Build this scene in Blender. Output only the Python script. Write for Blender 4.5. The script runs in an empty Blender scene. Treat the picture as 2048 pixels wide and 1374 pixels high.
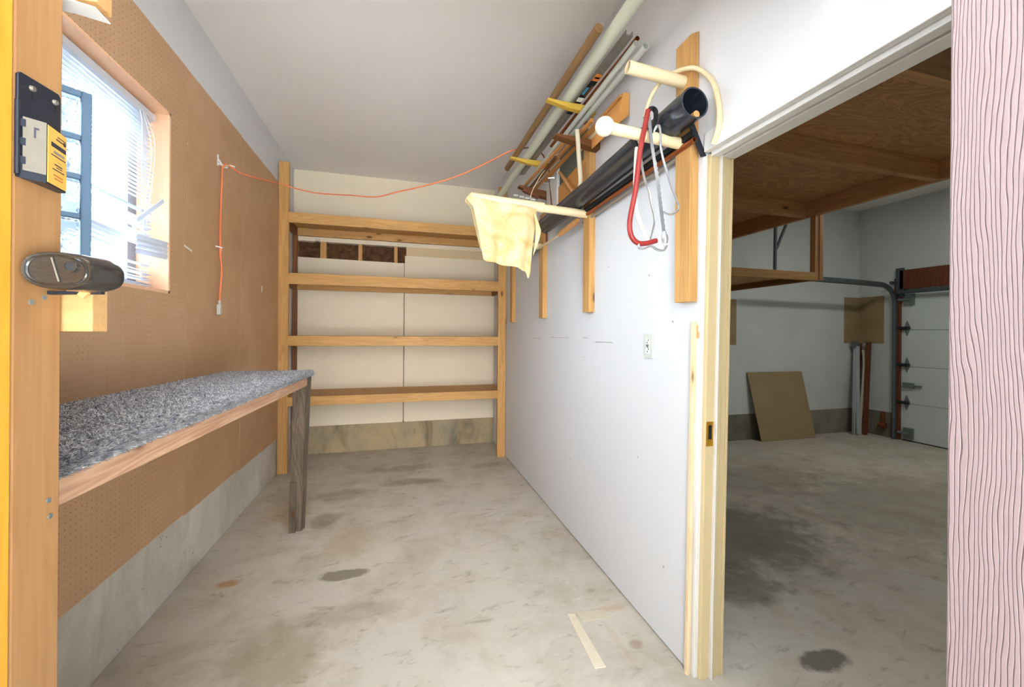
import bpy, bmesh, math, random
from mathutils import Vector, Matrix
random.seed(7)
SC = bpy.context.scene
COL = SC.collection
PI = math.pi

# ------------------------------------------------------------------ materials
def lin(h):
    h = h.lstrip('#'); out = []
    for i in (0, 2, 4):
        c = int(h[i:i+2], 16) / 255
        out.append(c / 12.92 if c <= .04045 else ((c + .055) / 1.055) ** 2.4)
    return (*out, 1)

class NT:
    """small helper around one material's node tree"""
    def __init__(s, name, rough=.6, metal=0., spec=.3):
        s.m = bpy.data.materials.new(name); s.m.use_nodes = True
        s.t = s.m.node_tree; s.b = s.t.nodes['Principled BSDF']
        s.b.inputs['Roughness'].default_value = rough
        s.b.inputs['Metallic'].default_value = metal
        s.b.inputs['Specular IOR Level'].default_value = spec
    def n(s, typ, **kw):
        n = s.t.nodes.new(typ)
        for k, v in kw.items(): setattr(n, k, v)
        return n
    def set(s, sock, v):
        if isinstance(v, bpy.types.NodeSocket): s.t.links.new(v, sock)
        else: sock.default_value = v
    def coord(s, rnd=True):
        tc = s.n('ShaderNodeTexCoord'); o = tc.outputs['Object']
        if rnd:
            oi = s.n('ShaderNodeObjectInfo'); a = s.n('ShaderNodeVectorMath', operation='ADD')
            mu = s.n('ShaderNodeMath', operation='MULTIPLY'); s.set(mu.inputs[0], oi.outputs['Random']); s.set(mu.inputs[1], 37.)
            s.set(a.inputs[0], o); s.set(a.inputs[1], mu.outputs[0]); o = a.outputs[0]
        return o
    def scale(s, v, sc, loc=(0, 0, 0)):
        m = s.n('ShaderNodeMapping'); s.set(m.inputs['Vector'], v)
        m.inputs['Scale'].default_value = sc; m.inputs['Location'].default_value = loc
        return m.outputs[0]
    def noise(s, v, sc, det=4., rough=.55, dist=0.):
        n = s.n('ShaderNodeTexNoise'); s.set(n.inputs['Vector'], v)
        n.inputs['Scale'].default_value = sc; n.inputs['Detail'].default_value = det
        n.inputs['Roughness'].default_value = rough; n.inputs['Distortion'].default_value = dist
        return n.outputs['Fac']
    def vor(s, v, sc, out='Distance', rnd=1.):
        n = s.n('ShaderNodeTexVoronoi'); s.set(n.inputs['Vector'], v)
        n.inputs['Scale'].default_value = sc; n.inputs['Randomness'].default_value = rnd
        return n.outputs[out]
    def ramp(s, f, *stops):
        r = s.n('ShaderNodeValToRGB'); s.set(r.inputs['Fac'], f); el = r.color_ramp.elements
        while len(el) < len(stops): el.new(.5)
        for e, (p, c) in zip(el, stops):
            e.position = p; e.color = lin(c) if isinstance(c, str) else (c, c, c, 1)
        return r.outputs['Color']
    def math(s, op, a, b=0., c=0., clamp=False):
        m = s.n('ShaderNodeMath', operation=op, use_clamp=clamp)
        s.set(m.inputs[0], a); s.set(m.inputs[1], b); s.set(m.inputs[2], c)
        return m.outputs[0]
    def mix(s, f, a, b, mode='MIX'):
        m = s.n('ShaderNodeMix', data_type='RGBA', blend_type=mode)
        s.set(m.inputs[0], f)
        s.set(m.inputs[6], lin(a) if isinstance(a, str) else a)
        s.set(m.inputs[7], lin(b) if isinstance(b, str) else b)
        return m.outputs[2]
    def sep(s, v):
        x = s.n('ShaderNodeSeparateXYZ'); s.set(x.inputs[0], v); return x.outputs
    def bump(s, h, strength=.3, dist=.002):
        b = s.n('ShaderNodeBump'); s.set(b.inputs['Height'], h)
        b.inputs['Strength'].default_value = strength; b.inputs['Distance'].default_value = dist
        s.set(s.b.inputs['Normal'], b.outputs[0])
    def color(s, c):
        s.set(s.b.inputs['Base Color'], lin(c) if isinstance(c, str) else c); return s.m

def plain(name, c, rough=.5, metal=0., var=.06, spec=.3, sc=9.):
    k = NT(name, rough, metal, spec); v = k.coord()
    n = k.noise(v, sc, 5)
    dark = k.mix(.5, c, c, 'MULTIPLY')
    k.color(k.mix(k.math('MULTIPLY', k.ramp(n, (.35, 0.), (.75, 1.)), var * 4), c, dark))
    return k.m

def wood(name, light, dark, axis, knots=True, rough=.55, contrast=1., fine=1., bump=.12, spec=.25):
    """long grain along axis, growth bands, a few knots"""
    k = NT(name, rough, 0, spec); v = k.coord()
    st = {'X': (1.1, 14, 14), 'Y': (14, 1.1, 14), 'Z': (14, 14, 1.1)}[axis]
    st2 = {'X': (2.5, 90, 90), 'Y': (90, 2.5, 90), 'Z': (90, 90, 2.5)}[axis]
    sk = {'X': (1.6, 4, 4), 'Y': (4, 1.6, 4), 'Z': (4, 4, 1.6)}[axis]
    big = k.noise(k.scale(v, st), 1., 3, .5, .6)
    band = k.math('FRACT', k.math('MULTIPLY', big, 7.))
    band = k.math('ABSOLUTE', k.math('SUBTRACT', band, .5))
    thin = k.noise(k.scale(v, st2), 1. * fine, 3)
    f = k.math('ADD', k.math('MULTIPLY', band, .9 * contrast), k.math('MULTIPLY', k.math('SUBTRACT', thin, .5), .7))
    c = k.mix(k.math('ADD', f, .02, clamp=True), light, dark)
    broad = k.noise(k.scale(v, st), .35, 2)
    c = k.mix(k.math('MULTIPLY', k.ramp(broad, (.4, 0.), (.7, 1.)), .25), c, dark)
    if knots:
        d = k.vor(k.scale(v, sk), 1.9)
        kn = k.ramp(d, (.07, 1.), (.12, 0.))
        halo = k.ramp(d, (.08, 1.), (.27, 0.))
        c = k.mix(k.math('MULTIPLY', halo, .35), c, dark)
        c = k.mix(k.math('MULTIPLY', kn, .8), c, '#5a3414')
    k.bump(k.math('ADD', band, thin), bump, .001)
    return k.color(c)

def paint(name, c, dirt='#b9aa95', amount=.12, rough=.7, sc=1.3, speck=True):
    k = NT(name, rough, 0, .25); v = k.coord(False)
    n = k.noise(v, sc, 6, .6)
    col = k.mix(k.math('MULTIPLY', k.ramp(n, (.45, 0.), (.8, 1.)), amount * 3), c, dirt)
    if speck:
        s = k.ramp(k.vor(v, 7.), (.012, 1.), (.03, 0.))
        gate = k.ramp(k.noise(v, 2.3, 2), (.55, 0.), (.6, 1.))
        col = k.mix(k.math('MULTIPLY', k.math('MULTIPLY', s, gate), .7), col, '#8a8580')
    k.bump(k.noise(v, 55., 3), .06, .001)
    return k.color(col)

MT = {}
for ax in 'XYZ':
    MT['pine' + ax] = wood('pine_' + ax, '#cb9c60', '#a2743e', ax)
    MT['brown' + ax] = wood('brown_timber_' + ax, '#8f5e36', '#5a3518', ax, knots=False)
    MT['fir' + ax] = wood('loft_fir_' + ax, '#c89664', '#94633a', ax)
MT['pale'] = wood('pale_pine_post', '#a1784e', '#83572f', 'Z', contrast=.5)
MT['paleX'] = wood('pale_pine_board', '#bf9663', '#a0743f', 'X', contrast=.6)
MT['varnish'] = wood('varnished_pine', '#d39a35', '#b57618', 'Z', contrast=.6, rough=.35, knots=False)
MT['birchZ'] = wood('whitish_pine', '#e9d3ae', '#cf9f62', 'Z', contrast=.6)
MT['reveal'] = wood('window_lining_pine', '#eec09c', '#d9a078', 'Z', contrast=.35, knots=False)
MT['apron'] = wood('pinkish_fir', '#cfa88a', '#9b6d52', 'Y', contrast=1.3)
MT['greywood'] = wood('weathered_grey_wood', '#6c5d4d', '#3a3129', 'Z', contrast=1.2, rough=.8, bump=.35)
MT['dowel'] = wood('brown_dowel_wood', '#94734f', '#6c4f34', 'Y', knots=False, contrast=.6)
MT['caramel'] = wood('caramel_trim_wood', '#bd8448', '#8f5a2a', 'Y', knots=False, contrast=.6)
MT['tan'] = wood('tan_board_wood', '#d59a55', '#c08543', 'X', knots=False, contrast=.3)
MT['yellow'] = wood('yellow_stained_wood', '#d8b24a', '#b08a2c', 'X', knots=False, contrast=.5)
MT['brick'] = wood('dark_bracket_wood', '#6e4526', '#4a2c16', 'X', knots=False, contrast=.6)
MT['redwood'] = wood('red_brown_wood', '#7a4630', '#4e2a1a', 'Z', knots=False)
MT['handle'] = wood('handle_wood', '#cf9a62', '#a9743f', 'Y', knots=False, contrast=.4)

MT['wall'] = paint('white_wall_paint', '#d6d5d6', '#c6c0ba', .05)
MT['ceil'] = paint('ceiling_paint', '#f2eeea', '#e8e2da', .08, speck=False, sc=.7)
MT['back'] = paint('cream_drywall', '#e8d9bf', '#d8c4a2', .10)
MT['band'] = paint('bare_tan_drywall', '#d5bd96', '#c3a87e', .12)
MT['garage'] = paint('garage_wall_paint', '#ced2cf', '#a9a79c', .16, sc=.8)
MT['creampaint'] = paint('cream_door_paint', '#cdb78c', '#b49c6e', .06, rough=.45, sc=4)
MT['whitepaint'] = paint('white_trim_paint', '#dad6d0', '#c9c0b4', .08, rough=.45, sc=4)
MT['doorpanel'] = paint('garage_door_paint', '#d5dcda', '#b3b8b3', .10, rough=.5)
MT['pegcream'] = plain('cream_plastic', '#dcc8a0', .45, var=.03)
MT['foam'] = plain('white_foam', '#e2d9c4', .8, var=.03)
MT['white'] = plain('white_plastic', '#ececea', .4, var=.03)
def mat_slat():
    k = NT('white_vinyl_slat', .4, 0, .3); k.color('#e6e8ee')
    tl = k.n('ShaderNodeBsdfTranslucent'); tl.inputs[0].default_value = lin('#dfe6f2')
    mx = k.n('ShaderNodeMixShader'); mx.inputs[0].default_value = .2
    k.set(mx.inputs[1], k.b.outputs[0]); k.set(mx.inputs[2], tl.outputs[0])
    k.set(k.t.nodes['Material Output'].inputs['Surface'], mx.outputs[0]); return k.m
MT['slat'] = mat_slat()
MT['palegreen'] = plain('pale_green_plastic', '#d6dbc9', .4, var=.05, sc=4)
MT['palepipe'] = plain('pale_grey_plastic', '#c6c9c0', .4, var=.05, sc=4)
MT['shim'] = plain('pale_dusty_wood', '#d8ccb5', .8, var=.12, sc=30)
MT['shimb'] = plain('dusty_grey_wood', '#c9bda6', .8, var=.1, sc=30)
MT['hose'] = plain('putty_hose', '#c9bda4', .6, var=.05)
MT['chan'] = plain('grey_aluminium', '#a49e94', .35, .6)
MT['steel'] = plain('bright_steel', '#cdd0d4', .28, .75)
MT['palesteel'] = plain('pale_grey_steel', '#c4c8cc', .4, .25)
MT['galv'] = plain('galvanised_steel', '#8d9695', .4, .7)
MT['track'] = plain('dull_track_steel', '#626a6e', .45, .6)
MT['darkmetal'] = plain('dark_metal', '#3a3e44', .4, .6)
MT['navy'] = plain('black_painted_steel', '#2b2d36', .35, .3)
MT['greysteel'] = plain('brushed_grey_steel', '#766f63', .5, .5, sc=60)
MT['brass'] = plain('worn_brass', '#d09a35', .35, .7)
MT['copper'] = plain('aged_copper', '#a5623c', .35, .8)
MT['black'] = plain('black_rubber', '#1d1d1f', .5)
MT['red'] = plain('red_enamel', '#8d2f2b', .3, var=.08)
MT['whiteenamel'] = plain('ivory_enamel', '#e2ddd0', .35)
MT['orange'] = plain('orange_cord', '#e67f50', .5, var=.03)
MT['putty'] = plain('grey_plug_plastic', '#b9b2a5', .5)
MT['labelyellow'] = plain('yellow_label', '#d9a850', .5, var=.02)
MT['labelred'] = plain('label_print_red', '#b4542e', .6)
MT['labelink'] = plain('label_print_dark', '#37343e', .6)
MT['labelblue'] = plain('label_print_blue', '#4f9fc4', .5)
MT['labelorange'] = plain('label_print_orange', '#e08a44', .5)
MT['cardboard'] = plain('brown_cardboard', '#a08a66', .85, var=.08, sc=3)
MT['greyboard'] = plain('grey_green_board', '#6f7468', .8, var=.06)
MT['blueframe'] = plain('slate_blue_frame', '#6f8ba6', .45)
MT['rust'] = plain('rusty_brown', '#7c4426', .8)
MT['winframe'] = plain('window_frame_grey', '#8b8a90', .5)

def mat_pipe():
    k = NT('black_abs_plastic', .24, 0, .6); v = k.coord()
    n = k.noise(k.scale(v, (9, 2, 9)), 1., 6, .65)
    k.color(k.mix(k.math('MULTIPLY', k.ramp(n, (.5, 0.), (.75, 1.)), .5), '#20252e', '#565350'))
    return k.m
MT['abs'] = mat_pipe()

def mat_oval():
    k = NT('black_glossy_plastic', .2, 0, .6); v = k.coord()
    n = k.noise(k.scale(v, (60, 60, 420)), 1., 5, .7)
    k.color(k.mix(k.math('MULTIPLY', k.ramp(n, (.5, 0.), (.8, 1.)), .10), '#26221f', '#6a5a46'))
    return k.m
MT['oval'] = mat_oval()

def mat_glass(name, rough, tint='#ffffff'):
    k = NT(name)
    tr = k.n('ShaderNodeBsdfTransparent'); tr.inputs[0].default_value = lin(tint)
    gl = k.n('ShaderNodeBsdfGlossy'); gl.inputs['Roughness'].default_value = rough
    lw = k.n('ShaderNodeLayerWeight'); lw.inputs[0].default_value = .5
    fac = k.math('ADD', k.math('MULTIPLY', k.math('POWER', lw.outputs['Facing'], 4.), .5), .03)
    mx = k.n('ShaderNodeMixShader')
    k.set(mx.inputs[0], fac); k.set(mx.inputs[1], tr.outputs[0]); k.set(mx.inputs[2], gl.outputs[0])
    k.set(k.t.nodes['Material Output'].inputs['Surface'], mx.outputs[0])
    return k.m
MT['glass'] = mat_glass('window_glass', .02, '#f4f8fa')

def mat_block():
    k = NT('glass_block_glass', .12, 0, .5); v = k.coord()
    k.b.inputs['Transmission Weight'].default_value = .85
    k.b.inputs['IOR'].default_value = 1.2
    k.bump(k.noise(v, 22., 2, .5, 1.5), .5, .01)
    return k.color('#dfeef6')
MT['block'] = mat_block()

def mat_peg():
    """tempered hardboard, 1 inch grid of small drilled holes"""
    k = NT('perforated_hardboard', .55, 0, .3); v = k.coord(False); tc = v
    x = k.sep(tc)
    n = k.noise(tc, 2.2, 6, .6); f = k.noise(k.scale(tc, (1, 6, 60)), 3., 4)
    c = k.mix(k.ramp(n, (.3, 0.), (.75, 1.)), '#c29b78', '#b28a64')
    c = k.mix(k.math('MULTIPLY', f, .25), c, '#c8a684')
    def cell(s):
        return k.math('SUBTRACT', k.math('FRACT', k.math('ADD', k.math('DIVIDE', s, .0254), 100.)), .5)
    a, b = cell(x[1]), cell(x[2])
    d = k.math('SQRT', k.math('ADD', k.math('MULTIPLY', a, a), k.math('MULTIPLY', b, b)))
    hole = k.ramp(d, (.075, 1.), (.105, 0.))
    g = k.ramp(k.noise(tc, 1.6, 3), (.3, .25), (.5, 1.))
    c = k.mix(k.math('MULTIPLY', k.math('MULTIPLY', hole, g), .8), c, '#55331c')
    return k.color(c)
MT['peg'] = mat_peg()

def mat_hard():
    k = NT('plain_hardboard', .5, 0, .3); v = k.coord()
    n = k.noise(v, 2., 6, .6); f = k.noise(k.scale(v, (1, 5, 2)), 4., 5)
    c = k.mix(k.ramp(n, (.3, 0.), (.75, 1.)), '#bf9873', '#ad855f')
    c = k.mix(k.math('MULTIPLY', k.ramp(f, (.5, 0.), (.75, 1.)), .35), c, '#c3a07c')
    s = k.ramp(k.vor(v, 5.), (.012, 1.), (.03, 0.))
    return k.color(k.mix(k.math('MULTIPLY', s, .6), c, '#e0cdb4'))
MT['hard'] = mat_hard()

def mat_floor():
    k = NT('worn_concrete_slab', .62, 0, .3); v = k.coord(False); x = k.sep(v)
    n1 = k.noise(v, .9, 8, .62, .3); n2 = k.noise(v, 3.2, 8, .65, .4); n3 = k.noise(k.scale(v, (1, 2.2, 1)), 6.5, 9, .7, .6); n4 = k.noise(v, 42., 6, .7)
    c = k.mix(k.ramp(n1, (.3, 0.), (.7, 1.)), '#cbc3b4', '#beb8ae')
    c = k.mix(k.math('MULTIPLY', k.ramp(n2, (.45, 0.), (.72, 1.)), .6), c, '#9a8b72')
    c = k.mix(k.math('MULTIPLY', k.ramp(n3, (.56, 0.), (.72, 1.)), .65), c, '#766954')
    c = k.mix(k.math('MULTIPLY', k.ramp(n3, (.28, 1.), (.42, 0.)), .5), c, '#d6cfc2')
    c = k.mix(k.math('MULTIPLY', n4, .22), c, '#90836c')
    wob = k.math('MULTIPLY', k.math('SUBTRACT', k.noise(v, 7., 7, .65), .5), 1.5)
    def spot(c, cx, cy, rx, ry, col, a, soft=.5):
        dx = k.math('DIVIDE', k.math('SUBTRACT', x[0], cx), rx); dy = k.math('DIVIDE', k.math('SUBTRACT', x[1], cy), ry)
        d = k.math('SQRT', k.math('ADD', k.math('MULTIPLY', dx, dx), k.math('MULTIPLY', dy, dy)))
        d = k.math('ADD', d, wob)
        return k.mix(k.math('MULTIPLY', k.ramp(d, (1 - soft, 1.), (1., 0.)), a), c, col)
    for sp in ((-.30, 2.39, .16, .055, '#6d6453', .75, .25), (-.52, 3.12, .13, .16, '#82765f', .6), (-.45, 3.55, .3, .16, '#82765f', .45),
               (.1, 3.72, .35, .1, '#776a58', .5), (.05, 4.1, .4, .12, '#7d705e', .45), (.85, 4.0, .25, .1, '#8d7867', .45),
               (-.88, 2.46, .09, .045, '#a87434', .7), (-.50, 1.85, .22, .3, '#93846c', .55), (-.2, 2.05, .25, .1, '#8d7f68', .4),
               (1.0, 1.53, .035, .03, '#9a8070', .6, .5), (.95, 1.76, .2, .03, '#b98f6a', .45), (.93, 1.55, .02, .18, '#b39b80', .3),
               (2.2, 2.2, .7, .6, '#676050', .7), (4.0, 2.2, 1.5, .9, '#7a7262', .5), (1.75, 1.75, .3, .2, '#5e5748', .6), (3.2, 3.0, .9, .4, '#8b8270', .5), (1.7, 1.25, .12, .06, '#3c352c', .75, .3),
               (-.8, 3.3, .25, .25, '#a5895f', .35), (-.3, 2.75, .2, .25, '#a8946e', .4)):
        c = spot(c, *sp)
    cr = k.ramp(k.vor(k.scale(v, (1, 1, 0)), 11.), (.010, 1.), (.022, 0.)); gate = k.ramp(k.noise(v, 3.1, 2), (.55, 0.), (.6, 1.))
    c = k.mix(k.math('MULTIPLY', cr, gate), c, '#efe9e0')
    k.bump(k.math('ADD', n4, k.math('MULTIPLY', n3, .6)), .12, .003)
    k.set(k.b.inputs['Roughness'], k.ramp(n2, (.3, .5), (.7, .75)))
    return k.color(c)
MT['floor'] = mat_floor()

MT['apronc'] = plain('pale_concrete_apron', '#c3c4c4', .8, var=.05, sc=2)
def mat_curb(name, a, b, dark, streak=.3):
    k = NT(name, .85, 0, .2); v = k.coord(False)
    n = k.noise(v, 2.5, 8, .65, .5); m = k.noise(v, 14., 7, .7); s = k.noise(k.scale(v, (2.2, 2.2, .8)), 2., 7, .65, .8)
    c = k.mix(k.ramp(n, (.35, 0.), (.68, 1.)), a, b)
    c = k.mix(k.math('MULTIPLY', k.ramp(s, (.52, 0.), (.8, 1.)), streak), c, dark)
    c = k.mix(k.math('MULTIPLY', k.ramp(m, (.62, 0.), (.75, 1.)), .5), c, dark)
    pit = k.ramp(k.vor(v, 24.), (.05, 1.), (.13, 0.))
    gate = k.ramp(k.noise(v, 5., 3), (.55, 0.), (.62, 1.))
    c = k.mix(k.math('MULTIPLY', k.math('MULTIPLY', pit, gate), .7), c, '#4a443a')
    k.bump(k.math('SUBTRACT', m, k.math('MULTIPLY', pit, gate)), .4, .004)
    return k.color(c)
MT['curb'] = mat_curb('concrete_curb', '#d3cdc3', '#b5afa2', '#6f685a', .4)
MT['curbback'] = mat_curb('stained_concrete_curb', '#b59e76', '#958b78', '#50452f', .9)
MT['curbg'] = mat_curb('garage_concrete_curb', '#8d8678', '#6c665a', '#433d34')

def mat_pink():
    k = NT('pink_embossed_siding_paint', .45, 0, .4); v = k.coord(False)
    w = k.noise(k.scale(v, (5, 5, 1.1)), 1.6, 4, .5)
    g = k.math('FRACT', k.math('ADD', k.math('MULTIPLY', k.math('ADD', k.sep(v)[1], k.sep(v)[0]), 210.), k.math('MULTIPLY', w, 11.)))
    line = k.ramp(g, (.0, 0.), (.12, 1.), (.8, 1.), (1., 0.))
    n = k.noise(k.scale(v, (40, 40, 300)), 1., 4)
    h = k.math('ADD', line, k.math('MULTIPLY', n, .25))
    c = k.mix(line, '#776263', '#8f7a79')
    k.bump(h, .7, .0016)
    return k.color(c)
MT['pink'] = mat_pink()

def mat_ply():
    k = NT('loft_plywood', .6, 0, .25); v = k.coord()
    b = k.noise(k.scale(v, (1.1, 3.2, 1)), 1.5, 3, .5, 1.1)
    band = k.math('ABSOLUTE', k.math('SUBTRACT', k.math('FRACT', k.math('MULTIPLY', b, 13.)), .5))
    f = k.noise(k.scale(v, (2.5, 60, 1)), 1., 4)
    c = k.mix(k.math('ADD', k.math('MULTIPLY', band, .9), k.math('MULTIPLY', f, .4), clamp=True), '#d09c69', '#8f6038')
    return k.color(c)
MT['ply'] = mat_ply()

def mat_cloth():
    k = NT('chamois_leather', .9, 0, .1); v = k.coord()
    n = k.noise(v, 9., 6, .6, .6); f = k.noise(v, 120., 3)
    c = k.mix(k.ramp(n, (.35, 0.), (.68, 1.)), '#d6c59c', '#b8975f')
    k.bump(k.math('ADD', n, k.math('MULTIPLY', f, .2)), .25, .003)
    return k.color(c)
MT['cloth'] = mat_cloth()

def mat_carpet():
    k = NT('grey_flecked_carpet', .95, 0, .1); v = k.coord(False)
    c = k.vor(v, 120., 'Color'); s = k.sep(c)
    col = k.ramp(s[0], (0., '#85848c'), (.3, '#a9a9b0'), (.65, '#c6c6c8'), (1., '#e4e2de'))
    return k.color(col)
MT['carpet'] = mat_carpet()

def mat_paperins():
    k = NT('brown_kraft_insulation', .8, 0, .2); v = k.coord()
    n = k.noise(v, 6., 6, .6, 2.2)
    k.bump(n, .8, .01)
    return k.color(k.mix(k.ramp(n, (.35, 0.), (.65, 1.)), '#6f4a30', '#47301f'))
MT['kraft'] = mat_paperins()

# ------------------------------------------------------------------ mesh helpers
class G:
    """collects shapes in world coordinates into one bmesh"""
    def __init__(s): s.b = bmesh.new()
    def face(s, vs, mi=0):
        try:
            f = s.b.faces.new(vs); f.material_index = mi; return f
        except ValueError: return None
    def box(s, p, q, mi=0, fn=None):
        x0, y0, z0 = p; x1, y1, z1 = q
        c = [(x0, y0, z0), (x1, y0, z0), (x1, y1, z0), (x0, y1, z0), (x0, y0, z1), (x1, y0, z1), (x1, y1, z1), (x0, y1, z1)]
        if fn: c = [fn(*k) for k in c]
        return s.hexa(c, mi)
    def hexa(s, c, mi=0):
        v = [s.b.verts.new(k) for k in c]
        for f in ((3, 2, 1, 0), (4, 5, 6, 7), (0, 1, 5, 4), (1, 2, 6, 5), (2, 3, 7, 6), (3, 0, 4, 7)):
            s.face([v[i] for i in f], mi)
        return s
    def beam(s, a, b, w, h, up=(0, 0, 1), mi=0, taper=1.):
        """bar of section w (sideways) x h (along up) from a to b"""
        a, b = Vector(a), Vector(b); d = (b - a).normalized(); up = Vector(up)
        sd = d.cross(up).normalized(); u = sd.cross(d).normalized(); c = []
        for p, t in ((a, 1.), (b, taper)):
            c.append([p + sd * (i * w * t / 2) + u * (j * h * t / 2) for i, j in ((-1, -1), (1, -1), (1, 1), (-1, 1))])
        return s.hexa([tuple(k) for k in c[0] + c[1]], mi)
    def prism(s, pts, vec, mi=0):
        """polygon (3D points) extruded by vec"""
        vec = Vector(vec); a = [s.b.verts.new(p) for p in pts]; b = [s.b.verts.new(Vector(p) + vec) for p in pts]
        s.face(a[::-1], mi); s.face(b, mi); n = len(pts)
        for i in range(n): s.face([a[i], a[(i + 1) % n], b[(i + 1) % n], b[i]], mi)
        return s
    def tube(s, pts, r, n=12, caps=True, hollow=0., flat=1., flat_up=None, mi=0):
        """swept tube; r number or list; hollow = wall thickness; flat squashes section along flat_up"""
        pts = [Vector(p) for p in pts]; m = len(pts)
        rs = r if isinstance(r, (list, tuple)) else [r] * m
        prev = None; rings = []; inner = []
        for i, p in enumerate(pts):
            d = (pts[min(i + 1, m - 1)] - pts[max(i - 1, 0)]).normalized()
            if flat_up is not None: u = Vector(flat_up)
            else: u = prev if prev is not None else (Vector((0, 0, 1)) if abs(d.z) < .9 else Vector((1, 0, 0)))
            u = (u - d * u.dot(d))
            if u.length < 1e-5: u = d.orthogonal()
            u.normalize(); prev = u; w = d.cross(u)
            rings.append([s.b.verts.new(p + u * (math.cos(a) * rs[i] * flat) + w * (math.sin(a) * rs[i])) for a in [2 * PI * k / n for k in range(n)]])
            if hollow:
                q = rs[i] - hollow
                inner.append([s.b.verts.new(p + u * (math.cos(a) * q) + w * (math.sin(a) * q)) for a in [2 * PI * k / n for k in range(n)]])
        for A, B in zip(rings, rings[1:]):
            for k in range(n): s.face([A[k], A[(k + 1) % n], B[(k + 1) % n], B[k]], mi)
        if hollow:
            for A, B in zip(inner, inner[1:]):
                for k in range(n): s.face([A[k], B[k], B[(k + 1) % n], A[(k + 1) % n]], mi)
            for A, B in ((rings[0], inner[0]), (inner[-1], rings[-1])):
                for k in range(n): s.face([A[k], B[k], B[(k + 1) % n], A[(k + 1) % n]], mi)
        elif caps:
            s.face(rings[0][::-1], mi); s.face(rings[-1], mi)
        return s
    def ball(s, c, r, seg=20, sq=(1, 1, 1), mi=0):
        M = Matrix.Translation(c) @ Matrix.Diagonal((r * sq[0], r * sq[1], r * sq[2], 1))
        for f in {f for v in bmesh.ops.create_uvsphere(s.b, u_segments=seg, v_segments=seg // 2, radius=1, matrix=M)['verts'] for f in v.link_faces}:
            f.material_index = mi
        return s
    def sheet(s, grid, mi=0):
        V = [[s.b.verts.new(p) for p in row] for row in grid]
        for a, b in zip(V, V[1:]):
            for i in range(len(a) - 1): s.face([a[i], a[i + 1], b[i + 1], b[i]], mi)
        return s

def spline(pts, k=8):
    """Catmull-Rom through points"""
    P = [Vector(p) for p in pts]; P = [P[0] * 2 - P[1]] + P + [P[-1] * 2 - P[-2]]; out = []
    for i in range(1, len(P) - 2):
        a, b, c, d = P[i - 1:i + 3]
        for j in range(k):
            t = j / k
            out.append(.5 * ((2 * b) + (c - a) * t + (2 * a - 5 * b + 4 * c - d) * t * t + (3 * b - a - 3 * c + d) * t ** 3))
    out.append(P[-2]); return out

def thing(name, label, cat, loc, group=None):
    o = bpy.data.objects.new(name, None); o.empty_display_size = .05; o.location = loc; COL.objects.link(o)
    o['label'] = label; o['category'] = cat
    if group: o['group'] = group
    return o

def obj(name, g, mat, parent=None, bev=0., smooth=False, sub=0, solid=0., label=None, seg=2, origin=None):
    b = g.b
    bmesh.ops.recalc_face_normals(b, faces=b.faces)
    root = parent
    while root is not None and root.parent is not None: root = root.parent
    if root is not None: org = Vector(root.location)
    else:
        xs = [v.co for v in b.verts]
        lo = Vector([min(c[i] for c in xs) for i in range(3)]); hi = Vector([max(c[i] for c in xs) for i in range(3)])
        org = Vector(((lo.x + hi.x) / 2, (lo.y + hi.y) / 2, lo.z))
    if origin is not None: org = Vector(origin)
    for v in b.verts: v.co -= org
    me = bpy.data.meshes.new(name); b.to_mesh(me); b.free()
    for m in (mat if isinstance(mat, (list, tuple)) else [mat]): me.materials.append(MT[m])
    o = bpy.data.objects.new(name, me); COL.objects.link(o)
    if parent is not None: o.parent = parent
    else: o.location = org
    if smooth:
        for p in me.polygons: p.use_smooth = True
        me.set_sharp_from_angle(angle=math.radians(40))
    if solid:
        m = o.modifiers.new('solid', 'SOLIDIFY'); m.thickness = solid; m.offset = 0
    if bev:
        m = o.modifiers.new('bevel', 'BEVEL'); m.width = bev; m.segments = seg; m.limit_method = 'ANGLE'
    if sub:
        m = o.modifiers.new('subd', 'SUBSURF'); m.levels = sub; m.render_levels = sub
    if label: o['label'] = label
    return o

def tag(o, label, cat, group=None):
    o['label'] = label; o['category'] = cat
    if group: o['group'] = group
    return o
def struct(o, label=None):
    o['kind'] = 'structure'
    if label: o['label'] = label
    return o

# ------------------------------------------------------------------ dimensions (metres; camera at x=0, y=0)
CEIL = 3.115; XL = -1.122; XR = 1.115; YB = 4.83
# ---- floor, ceiling
struct(obj('floor', G().box((-1.6, -2.5, -.12), (6.6, 5.0, 0)), 'floor', origin=(0, 0, 0)), 'stained grey concrete slab')
struct(obj('driveway', G().box((-9, -12, -.14), (9, -2.5, -.01)), 'apronc'), 'concrete apron before the building')
struct(obj('ceiling', G().box((-1.34, .30, CEIL), (6.5, 5.0, CEIL + .1)), 'ceil'), 'white painted plasterboard ceiling')

# ---- left wall with window hole
WY0, WY1, WZ0, WZ1 = 1.45, 2.385, 1.535, 2.43
g = G()
g.box((-1.30, .76, 0), (XL - .003, WY0, CEIL)); g.box((-1.30, WY1, 0), (XL - .003, 5.0, CEIL))
g.box((-1.30, WY0, 0), (XL - .003, WY1, WZ0)); g.box((-1.30, WY0, WZ1), (XL - .003, WY1, CEIL))
struct(obj('wall_left', g, 'wall'), 'white painted wall above the hardboard')
struct(obj('baseboard_left', G().box((-1.28, .86, 0), (XL, 4.82, .36)), 'curb', bev=.004), 'grey concrete foundation curb below the hardboard')
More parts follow.
